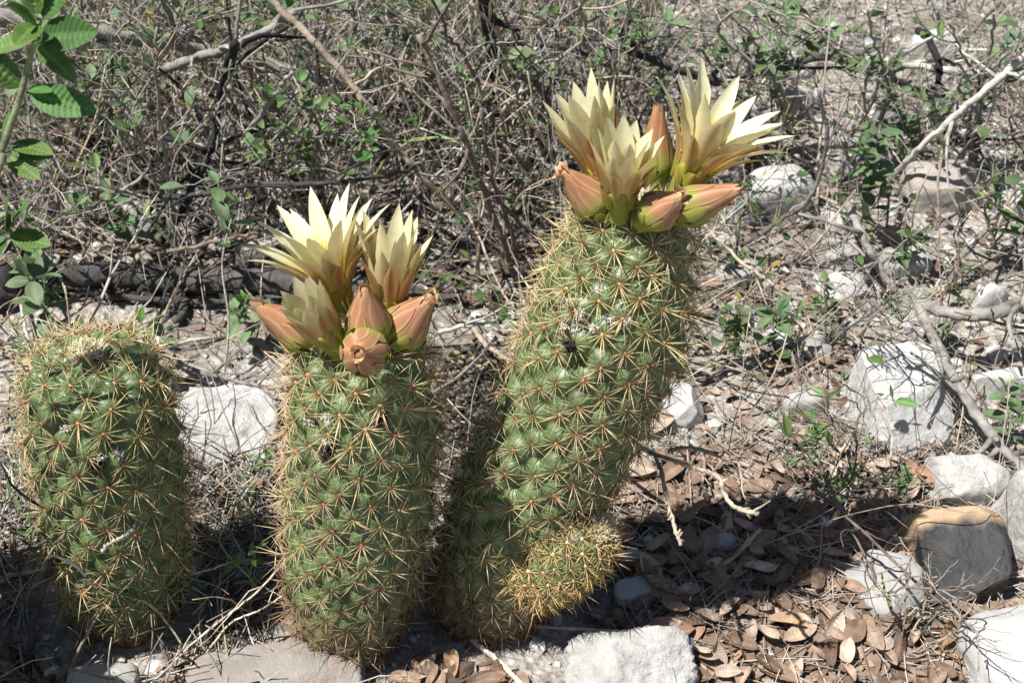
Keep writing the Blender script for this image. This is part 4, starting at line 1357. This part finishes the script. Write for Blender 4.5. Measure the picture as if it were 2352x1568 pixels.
sprig('small sprig touching the right shoulder of the flowerless cactus', (395, 930), (325, 745), 0.02, GP, nodes=4, start=0.5, lsize=1.2, side=1)
sprig('sprig trailing on the low pale stone behind the dark block', (2215, 1140), (2065, 1115), 0.0, GP, nodes=6, start=0.2, lsize=0.7, side=2)
sprig('sprig with dark leaves above the pitted white stone', (2345, 1000), (2310, 890), 0.0, GP, nodes=4, start=0.3, lsize=1.2, side=1)
sprig('leafy sprig under the pale back branch', (2080, 400), (2060, 250), 0.0, GP, nodes=6, start=0.3, lsize=1.1, side=3)
sprig('sprig with a yellowing leaf in the back grass', (1740, 250), (1750, 90), 0.0, GP, nodes=6, start=0.3, lsize=1.0, side=2)
sprig('upright sprig between the brown forked stem and the pinkish stone', (2130, 640), (2140, 520), 0.0, GP, nodes=6, start=0.3, lsize=0.8, side=2)
sprig('sprig in the grass left of the small pointed stone', (2170, 790), (2185, 730), 0.0, GP, nodes=5, start=0.2, lsize=0.7, side=1)
sprig('big leafed sprig over the curved grey branch', (2400, 620), (2365, 470), 0.0, GP, leaves=PL, nodes=3, start=0.6, lsize=1.0, side=0)
# fine-leaved herbs
GN = 'fine needle leaved herbs'
herbs = [((1850, 1150), (1800, 960), 'feathery green herb standing in front of the smooth boulder'),
         ((1870, 830), (1790, 830), 'feathery herb left of the smooth boulder'),
         ((1900, 790), (1870, 690), 'feathery herb by the curved dry stems'),
         ((1820, 920), (1790, 990), 'drooping feathery herb beside the flat pale stone'),
         ((120, 1500), (70, 1180), 'feathery herb in the shade left of the flowerless cactus'),
         ((330, 1480), (260, 1290), 'feathery herb crossing the foot of the flowerless cactus'),
         ((440, 1440), (420, 1270), 'feathery herb just right of the flowerless cactus'),
         ((60, 900), (40, 740), 'feathery herb behind the flowerless cactus'),
         ((1990, 1200), (1960, 1080), 'feathery herb between the boulder and the flat triangular stone'),
         ((1700, 520), (1720, 430), 'feathery herb beside the bluish white stone'),
         ((2250, 500), (2280, 420), 'feathery herb beside the pinkish stone'),
         ((560, 1150), (570, 1060), 'feathery herb before the sloping pale slab'),
         ((20, 1250), (30, 960), 'tall feathery herb beside the dark leaning stem'),
         ((1700, 620), (1690, 540), 'feathery herb just right of the leaning cactus shoulder')]
for bpx, tpx, lab in herbs:
    sprig(lab, bpx, tpx, 0.0, GN, leaves=NE, tone='green', rad=0.0006, nodes=10, start=0.25, lsize=1.0, side=2, name='feathery_herb', density=2)

# the pleat-leaved bush at the left edge; its branches reach into the picture
b = Vector((-0.43, 0.50, gz(-0.43, 0.50)))
root = thing('pleated_leaf_bush', b, 'bush with deeply pleated bright green leaves beside the flowerless cactus', 'bush')
org = np.array(b)
shoots = [[(b.x, b.y, -0.004), tuple(WY(-60, 520, 0.54)), tuple(WY(-5, 370, 0.55)), tuple(WY(38, 250, 0.555)), tuple(WY(72, 125, 0.56)), tuple(WY(92, 45, 0.56))],
          [(b.x, b.y, -0.004), (-0.42, 0.50, 0.12), tuple(WY(-60, 560, 0.56)), tuple(WY(25, 530, 0.57))],
          [(b.x + .01, b.y, -0.004), (-0.42, 0.49, 0.13), (-0.44, 0.48, 0.25), (-0.47, 0.47, 0.38)],
          [(b.x - .01, b.y, -0.004), (-0.44, 0.46, 0.14), (-0.42, 0.42, 0.24), (-0.41, 0.40, 0.31)],
          ] + [[(b.x + random.uniform(-.02, .02), b.y + random.uniform(-.02, .02), -0.004), (-0.43 * .6 + x * .4, 0.5 * .6 + y * .4, z * .55), (x - .03, y - .005, z * .9), (x, y, z)] for x, y, z in
                [(-.385, .50, .28), (-.36, .53, .25), (-.35, .47, .22), (-.33, .50, .17), (-.335, .56, .18), (-.31, .53, .12), (-.312, .57, .13), (-.32, .45, .14), (-.275, .45, .14), (-.40, .55, .27), (-.30, .49, .10), (-.44, .47, .36), (-.47, .53, .34)]]
for si, sh in enumerate(shoots):
    P = catmull(sh, 8)
    mb = MB()
    tube(mb, P - org, knobby(len(P), 0.0024 if si < 1 else 0.002, 0.0011, 0.04), 7, (0.20, 0.20, 0.13), (0.23, 0.27, 0.15))
    mb.build('stem', M['bark'], root)
    if si == 0:
        for px, py, tx, ty, s in [(90, 55, 60, 75, .75), (92, 50, 120, 5, .95), (90, 60, 40, 20, .7), (85, 85, 205, 72, 1.05), (86, 90, 55, 95, .8), (80, 100, 128, 140, .75), (82, 100, 118, 92, .6),
                                  (60, 205, -10, 155, 1.05), (62, 205, 100, 205, .45), (60, 212, 195, 250, 1.05), (20, 345, 75, 350, .6), (16, 355, 75, 400, .7), (22, 330, 110, 345, .75), (40, 250, 10, 300, .6), (86, 45, 70, -40, .9)]:
            p0, p1 = WY(px, py, 0.558), WY(tx, ty, 0.552 + random.uniform(-.008, .008))
            put_leaf(root, p0, p1 - p0, PL, s * 1.0, up=(random.uniform(-.2, .2), -0.45, 1), roll=0.25)
    elif si == 1:
        for tx, ty in [(45, 480), (65, 550), (10, 480), (0, 560)]:
            p0, p1 = WY(18, 535, 0.57), WY(tx, ty, 0.565)
            put_leaf(root, p0, p1 - p0, PL, 0.8, up=(0, -0.4, 1), roll=0.2)
    else:
        for i in range(10, len(P)):
            for q in range(2):
                a = random.uniform(0, 6.28)
                put_leaf(root, P[i], (math.cos(a), math.sin(a), random.uniform(-.1, .5)), PL, random.uniform(0.8, 1.25))

# ------------------------------------------------------------------ dark mossy clump between the flowering cacti
mb = MB()
c0 = G(1075, 935)
for _ in range(1500):
    a, q = random.uniform(0, 6.28), math.sqrt(random.random())
    x, y = c0.x + math.cos(a) * q * 0.026, c0.y + math.sin(a) * q * 0.075
    z = gz(x, y) + 0.020 * (1 - q * q) + random.uniform(-0.003, 0.003)
    s = random.uniform(0.0008, 0.0024)
    v = iv * rng.uniform(0.6, 1.4, (len(iv), 1)) * s
    g = random.random()
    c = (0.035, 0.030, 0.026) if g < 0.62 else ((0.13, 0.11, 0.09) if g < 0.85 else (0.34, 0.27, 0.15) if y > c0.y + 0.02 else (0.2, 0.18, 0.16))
    mb.add(v + [x, y, z], None, jf, c)
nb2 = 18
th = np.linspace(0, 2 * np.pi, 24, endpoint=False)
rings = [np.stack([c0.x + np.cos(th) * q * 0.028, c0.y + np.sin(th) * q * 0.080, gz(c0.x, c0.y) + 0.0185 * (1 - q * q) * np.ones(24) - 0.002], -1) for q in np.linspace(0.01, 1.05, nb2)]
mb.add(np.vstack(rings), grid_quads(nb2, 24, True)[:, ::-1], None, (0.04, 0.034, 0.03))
tag(mb.build('mossy_clump', M['crumb'], smooth=False), 'crumbly blackish moss and humus clump between the two flowering cacti', 'moss', kind='stuff')


# ------------------------------------------------------------------ dry tangle, straw and litter: nobody could count it
def clear_of_cacti(P, pad=0.0):
    for (a, b_, q) in CACTI:
        lean = 0
        d2 = (P[:, 0] - a) ** 2 + (P[:, 1] - b_) ** 2
        if (d2 < (q + pad) ** 2).any():
            return False
    # the leaning stem
    f = np.clip(P[:, 2] / 0.28, 0, 1)
    xa = right[1].x + (right[2].x - right[1].x) * f
    if ((P[:, 0] - xa) ** 2 + (P[:, 1] - right[1].y) ** 2 < (0.056 + pad) ** 2).any():
        return False
    return True


def in_front_of_cactus(P):
    """would it stand tall before the cacti"""
    return bool(((P[:, 1] < 0.60) & (P[:, 2] > 0.035)).any())


tones = ['grey', 'grey', 'tan', 'red', 'dark', 'pale', 'tan']
mb = MB()
cnt = 0
while cnt < 1500:
    x = random.uniform(-0.85, 0.85)
    y = random.uniform(0.66, 1.75)
    if x > 0.12 and random.random() < 0.45:
        continue
    el = abs(random.gauss(0.30, 0.32))
    a = random.uniform(0, 6.28)
    L_ = random.uniform(0.05, 0.20)
    if y < 0.78:
        el *= 0.4
        L_ *= 0.7
    P = wander((x, y, gz(x, y)), (math.cos(a) * math.cos(el), math.sin(a) * math.cos(el), math.sin(el)), L_, 7, 0.13)
    if not clear_of_cacti(P) or in_front_of_cactus(P):
        continue
    P[:, 2] = np.maximum(P[:, 2], np.array([gz(p[0], p[1]) for p in P]) + 0.0005)
    r0 = random.choice([0.0005, 0.0006, 0.0008, 0.0011, 0.0015]) * random.uniform(0.8, 1.2)
    c1, c2 = TWC[random.choice(tones)]
    k = random.uniform(0.75, 1.25)
    tube(mb, P, knobby(7, r0, r0 * 0.5, 0.1), 5, np.array(c1) * k, np.array(c2) * k)
    for _ in range(2):
        j = random.randrange(2, 6)
        d = P[j] - P[j - 1]
        d = d / (np.linalg.norm(d) + 1e-9) + rng.normal(0, 0.6, 3)
        Q = wander(P[j], d, L_ * random.uniform(0.2, 0.5), 5, 0.2)
        if clear_of_cacti(Q) and not in_front_of_cactus(Q):
            Q[:, 2] = np.maximum(Q[:, 2], -0.004)
            tube(mb, Q, knobby(5, r0 * 0.55, r0 * 0.3), 4, np.array(c2) * k)
    cnt += 1
tips = []
cnt = 0
while cnt < 3000:
    x, y = random.uniform(-0.9, 0.9), random.uniform(0.80, 1.75)
    dens = 1.0 if x < 0.10 + 0.1 * (y - 0.8) else 0.33
    if random.random() > dens:
        continue
    if x < -0.05 and y < 0.97:
        continue
    hmax = 0.06 + 0.16 * min(1, max(0, (y - 0.80) / 0.3))
    if x > 0.08 + 0.08 * (y - 0.8):
        hmax *= 0.5
    L_ = hmax * random.uniform(0.35, 1.15)
    P = wander((x, y, gz(x, y) - 0.002), (random.gauss(0, .35), random.gauss(-.05, .3), 1), L_, 8, 0.10)
    if not clear_of_cacti(P):
        continue
    r0 = random.choice([0.0005, 0.0006, 0.0008, 0.0011, 0.0006, 0.0016]) * random.uniform(0.8, 1.25)
    c1, c2 = TWC[random.choice(['grey', 'tan', 'pale', 'dark', 'red', 'grey', 'tan', 'straw', 'green'])]
    k = random.uniform(0.7, 1.2)
    tube(mb, P, knobby(8, r0, r0 * 0.45, 0.08), 5, np.array(c1) * k, np.array(c2) * k)
    tips.append((P[-1], P[-1] - P[-2]))
    for _ in range(3):
        j = random.randrange(2, 7)
        d = P[j] - P[j - 1]
        d = d / (np.linalg.norm(d) + 1e-9) * 0.7 + rng.normal(0, 0.6, 3)
        Q = wander(P[j], d, L_ * random.uniform(0.2, 0.55), 5, 0.2)
        Q[:, 2] = np.maximum(Q[:, 2], 0.0)
        tube(mb, Q, knobby(5, r0 * 0.5, r0 * 0.25), 4, np.array(c2) * k)
        tips.append((Q[-1], Q[-1] - Q[-2]))
        if random.random() < 0.4:
            tips.append((Q[2], Q[3] - Q[1]))
    cnt += 1
tag(mb.build('dry_twig_tangle', M['bark']), 'tangle of fine dead grey twigs covering the ground behind the cacti', 'twigs', kind='stuff')

# tiny green leaves on the brush
mb = MB()
random.shuffle(tips)
for p, d in tips[:4300]:
    d = d / (np.linalg.norm(d) + 1e-9)
    a = random.uniform(0, 6.28)
    for q in range(2):
        a += math.pi * random.uniform(0.8, 1.2)
        L_ = random.uniform(0.004, 0.0115)
        m3 = np.array(orient(tuple(d * 0.5 + np.array([math.cos(a), math.sin(a), random.uniform(-.1, .6)])), (random.gauss(0, .4), random.gauss(0, .4), 1)).to_3x3())
        w = L_ * random.uniform(0.22, 0.36)
        v = np.array([[0, 0, 0], [.35 * L_, -w, .12 * w], [.75 * L_, -w * .7, 0], [L_, 0, -.1 * L_], [.75 * L_, w * .7, 0], [.35 * L_, w, .12 * w], [.5 * L_, 0, -.25 * w]])
        c = np.array(random.choice([(0.085, 0.15, 0.05), (0.11, 0.18, 0.065), (0.13, 0.21, 0.06), (0.07, 0.13, 0.05), (0.30, 0.25, 0.06) if random.random() < .15 else (0.09, 0.16, 0.05)])) * random.uniform(.8, 1.25)
        mb.add(v @ m3.T + p, None, [[6, 0, 1], [6, 1, 2], [6, 2, 3], [6, 3, 4], [6, 4, 5], [6, 5, 0]], c)
tag(mb.build('brush_leaves', M['leaf']), 'tiny green leaves peppering the dry brush behind the cacti', 'leaves', kind='stuff')

mb = MB()
cnt = 0
while cnt < 3900:
    if cnt < 2600:
        x, y = random.uniform(-0.85, 0.85), random.uniform(0.62, 1.7)
        if x < 0.05 and random.random() < 0.6:
            continue
        tall = True
    else:
        p = scatter_px(0 if random.random() < 0.4 else 1250, 1000, 640 if random.random() < 0.4 else 2352, 1560)
        x, y = p.x, p.y
        tall = False
    el = abs(random.gauss(0.32, 0.35)) if tall else abs(random.gauss(0.05, 0.10))
    L_ = random.uniform(0.04, 0.15) if tall else random.uniform(0.02, 0.11)
    a = random.uniform(0, 6.28)
    P = wander((x, y, gz(x, y)), (math.cos(a) * math.cos(el), math.sin(a) * math.cos(el), math.sin(el)), L_, 6, 0.10, -0.02)
    if not clear_of_cacti(P, -0.008) or in_front_of_cactus(P):
        continue
    P[:, 2] = np.maximum(P[:, 2], np.array([gz(p[0], p[1]) for p in P]) + (0.0005 if tall else random.uniform(0.002, 0.008)))
    r0 = random.uniform(0.0003, 0.0006) if random.random() < 0.8 or not tall else random.uniform(0.0006, 0.0011)
    c1, c2 = TWC[random.choice(['straw', 'straw', 'tan', 'pale', 'grey', 'red'])]
    k = random.uniform(0.7, 1.15)
    tube(mb, P, np.linspace(r0, r0 * 0.5, 6), 4, np.array(c1) * k, np.array(c2) * k)
    cnt += 1
tag(mb.build('dry_grass', M['straw']), 'pale dry straw and grass stalks strewn over the ground', 'dry grass', kind='stuff')

# wider scrub floor beyond the frame
mb = MB()
for k in range(4000):
    x, y = random.uniform(-3, 3), random.uniform(-0.6, 5)
    if k > 2600:
        x, y = random.uniform(-1.3, 1.3), random.uniform(-0.2, 1.0)
    if (abs(x) < 0.85 and 0.8 < y < 1.7) or (abs(x) < 0.40 and 0.30 < y < 0.81):
        continue
    near = abs(x) < 0.62 and 0.1 < y < 0.85
    el, a = abs(random.gauss(0.4, 0.4)) * (0.2 if near else 1), random.uniform(0, 6.28)
    P = wander((x, y, gz(x, y)), (math.cos(a) * math.cos(el), math.sin(a) * math.cos(el), math.sin(el)), random.uniform(0.03, 0.09) if near else random.uniform(0.08, 0.3), 6, 0.15)
    P[:, 2] = np.maximum(P[:, 2], np.array([gz(p[0], p[1]) for p in P]) + 0.001)
    c1, c2 = TWC[random.choice(tones)]
    tube(mb, P, np.linspace(0.0014, 0.0006, 6), 4, c1, c2)
tag(mb.build('outer_scrub', M['bark']), 'dead twigs and scrub spreading beyond the clearing', 'twigs', kind='stuff')

# fine twigs in the shade at the left
mb = MB()
cnt = 0
while cnt < 620:
    p = scatter_px(-60, 1060, 660, 1640)
    el, a = abs(random.gauss(0.35, 0.4)), random.uniform(0, 6.28)
    P = wander((p.x, p.y, gz(p.x, p.y)), (math.cos(a) * math.cos(el), math.sin(a) * math.cos(el), math.sin(el)), random.uniform(0.03, 0.09), 6, 0.16)
    if not clear_of_cacti(P, -0.004) or (P[:, 2] > 0.065).any():
        continue
    c1, c2 = TWC[random.choice(['tan', 'grey', 'red', 'pale', 'dark'])]
    tube(mb, P, knobby(6, random.uniform(0.0004, 0.0010), 0.0003), 4, c1, c2)
    cnt += 1
tag(mb.build('fine_dead_twigs', M['bark']), 'wiry dead twigs crowding the foot of the flowerless cactus', 'twigs', kind='stuff')

# small brown leaf litter
mb = MB()
cnt = 0
while cnt < 3200:
    q = random.random()
    if q < 0.50:
        p = scatter_px(1180, 1020, 2352, 1590)
    elif q < 0.72:
        p = scatter_px(0, 950, 700, 1590)
    else:
        p = scatter_px(1300, 300, 2352, 1050) if random.random() < 0.6 else scatter_px(0, 300, 1300, 900)
    P1 = np.array([[p.x, p.y, 0.0]])
    if not clear_of_cacti(P1, -0.006):
        continue
    s = random.uniform(0.002, 0.0065)
    a = random.uniform(0, 6.28)
    n3 = Vector((random.gauss(0, .45), random.gauss(0, .45), 1)).normalized()
    m3 = np.array(orient((math.cos(a), math.sin(a), 0), n3).to_3x3())
    k = random.uniform(-0.5, 0.5)
    v = np.array([[-1, -.1, 0], [-.35, -.5, k * .3], [.4, -.45, k * .4], [1, 0, 0], [.35, .5, k * .3], [-.45, .45, k * .4], [0, 0, -k * .2]]) * s * rng.uniform(0.75, 1.25, (7, 1))
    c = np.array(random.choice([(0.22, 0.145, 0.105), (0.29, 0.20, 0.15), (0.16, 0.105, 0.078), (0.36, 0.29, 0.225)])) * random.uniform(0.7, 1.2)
    mb.add(v @ m3.T + [p.x, p.y, p.z + random.uniform(0.001, 0.005)], None, [[6, 0, 1], [6, 1, 2], [6, 2, 3], [6, 3, 4], [6, 4, 5], [6, 5, 0]], c)
    cnt += 1
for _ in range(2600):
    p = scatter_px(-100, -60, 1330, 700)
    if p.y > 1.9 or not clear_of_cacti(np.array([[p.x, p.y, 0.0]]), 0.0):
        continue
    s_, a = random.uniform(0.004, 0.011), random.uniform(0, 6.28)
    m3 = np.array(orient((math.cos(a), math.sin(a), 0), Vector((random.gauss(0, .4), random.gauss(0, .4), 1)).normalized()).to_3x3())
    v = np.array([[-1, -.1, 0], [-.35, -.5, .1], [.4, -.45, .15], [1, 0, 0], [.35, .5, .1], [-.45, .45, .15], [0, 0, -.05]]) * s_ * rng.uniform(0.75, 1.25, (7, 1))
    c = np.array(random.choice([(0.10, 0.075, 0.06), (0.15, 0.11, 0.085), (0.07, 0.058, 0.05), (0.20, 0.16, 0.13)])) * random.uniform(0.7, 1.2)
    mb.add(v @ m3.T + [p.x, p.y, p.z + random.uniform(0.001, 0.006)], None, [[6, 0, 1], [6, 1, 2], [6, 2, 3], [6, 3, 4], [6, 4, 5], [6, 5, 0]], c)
cnt = 0
while cnt < 620:
    q = random.random()
    p = scatter_px(1440, 1060, 2130, 1590) if q < 0.8 else (scatter_px(900, 1430, 1350, 1590) if q < 0.9 else scatter_px(1560, 620, 1960, 1040))
    if not clear_of_cacti(np.array([[p.x, p.y, 0.0]]), -0.004) or not free(p.x, p.y, -0.006):
        continue
    L_ = random.uniform(0.010, 0.021)
    w, a, cu = L_ * random.uniform(0.2, 0.27), random.uniform(0, 6.28), random.uniform(-0.5, 0.6)
    n3 = Vector((random.gauss(0, .35), random.gauss(0, .35), 1)).normalized()
    m3 = np.array(orient((math.cos(a), math.sin(a), random.gauss(0, .1)), n3).to_3x3())
    V = []
    for i in range(6):
        t = i / 5
        ww = w * math.sin(math.pi * min(0.97, max(0.03, t))) ** 0.65
        z = -cu * L_ * (t - 0.5) ** 2
        for v in (-1, 0, 1):
            V.append(((t - 0.5) * L_, v * ww, z + abs(v) * ww * cu * 0.8))
    c = np.array(random.choice([(0.22, 0.150, 0.112), (0.28, 0.20, 0.155), (0.16, 0.108, 0.08), (0.33, 0.26, 0.21)])) * random.uniform(0.75, 1.15)
    mb.add(np.array(V) @ m3.T + [p.x, p.y, p.z + random.uniform(0.001, 0.006)], grid_quads(6, 3), None, c)
    cnt += 1
tag(mb.build('leaf_litter', M['dead'], smooth=False), 'crumbled brown leaf fragments strewn between the stones and under the shrubs', 'leaf litter', kind='stuff')

# whole fallen leaves, each its own thing
def dead_leaves(zone, num, lab, grp, smin=0.8, smax=1.2, zl=0.008):
    made = 0
    tries = 0
    while made < num and tries < num * 8:
        tries += 1
        p = scatter_px(*zone)
        if not clear_of_cacti(np.array([[p.x, p.y, 0.0]]), 0.002):
            continue
        if not free(p.x, p.y, -0.004):
            continue
        a = random.uniform(0, 6.28)
        n3 = Vector((random.gauss(0, .3), random.gauss(0, .3), 1)).normalized()
        if random.random() < 0.2:
            n3 = -n3
        s = random.uniform(smin, smax)
        di = random.randrange(len(DEAD))
        o = link('dead_leaf', DEAD[di])
        Mx = orient((math.cos(a), math.sin(a), random.gauss(0, .12)), n3)
        o.matrix_basis = Matrix.Translation(Vector((p.x, p.y, p.z + 0.003 + random.uniform(0, zl))) - (Mx @ Vector((0.012, 0, 0)) * s)) @ Mx @ Matrix.Scale(s, 4)
        tone_ = ['brown', 'light brown', 'dark brown', 'pale tan', 'russet brown'][di % 5]
        st = 'face down' if n3.z < 0 else 'on edge' if n3.z < 0.9 else 'lying flat'
        sz = 'small ' if s < smin + (smax - smin) * 0.35 else 'large ' if s > smin + (smax - smin) * 0.7 else ''
        tag(o, f'{sz}{tone_} dead leaf {st} {lab}', 'leaf', grp)
        made += 1


dead_leaves((1480, 1310, 2080, 1580), 135, 'in sunlit litter left of the dark block', 'fallen leaves in the sunlit litter', 0.6, 1.1)
dead_leaves((1420, 1060, 1800, 1340), 62, 'in shade behind the small offset cactus', 'fallen leaves in the shade', 0.65, 1.15)
dead_leaves((1750, 1020, 2120, 1310), 40, 'between smooth boulder and dark block', 'fallen leaves below the boulder', 0.6, 1.0)
dead_leaves((880, 1440, 1300, 1590), 22, 'in front of the flowering cacti', 'fallen leaves in front of the flowering cacti', 0.6, 0.95)
dead_leaves((2080, 1350, 2352, 1590), 14, 'around the broad white front stone', 'fallen leaves around the front stone', 0.6, 1.0)
dead_leaves((1560, 600, 1950, 1030), 26, 'among dry stalks right of the leaning cactus', 'fallen leaves in the dry stalks', 0.55, 0.9)
dead_leaves((410, 1040, 660, 1400), 14, 'in shade between the upright cacti', 'fallen leaves between the upright cacti', 0.6, 0.9)
for (px, py, yaw, s, lab) in [(1450, 1090, -0.15, 2.0, 'big pinkish brown leaf lying along the leaning cactus'), (1500, 990, 0.5, 1.5, 'pinkish curled leaf beside the white stone at the leaning cactus'),
                              (1650, 1360, -0.6, 1.35, 'upturned ribbed brown leaf in front of the shaded litter'), (700, 1500, -0.5, 1.15, 'long curled papery strip of leaf on the brownish slab')]:
    p = G(px, py)
    o = link('dead_leaf', DEAD[3] if s > 1.4 else DEAD[1])
    Mx = orient((math.cos(yaw), math.sin(yaw), 0.05), (0.1, -0.35, 1))
    lift = 0.022 if py > 1490 and px < 1000 else 0.008
    o.matrix_basis = Matrix.Translation(Vector((p.x, p.y, p.z + lift)) - (Mx @ Vector((0.013, 0, 0)) * s)) @ Mx @ Matrix.Scale(s, 4)
    tag(o, lab, 'leaf')
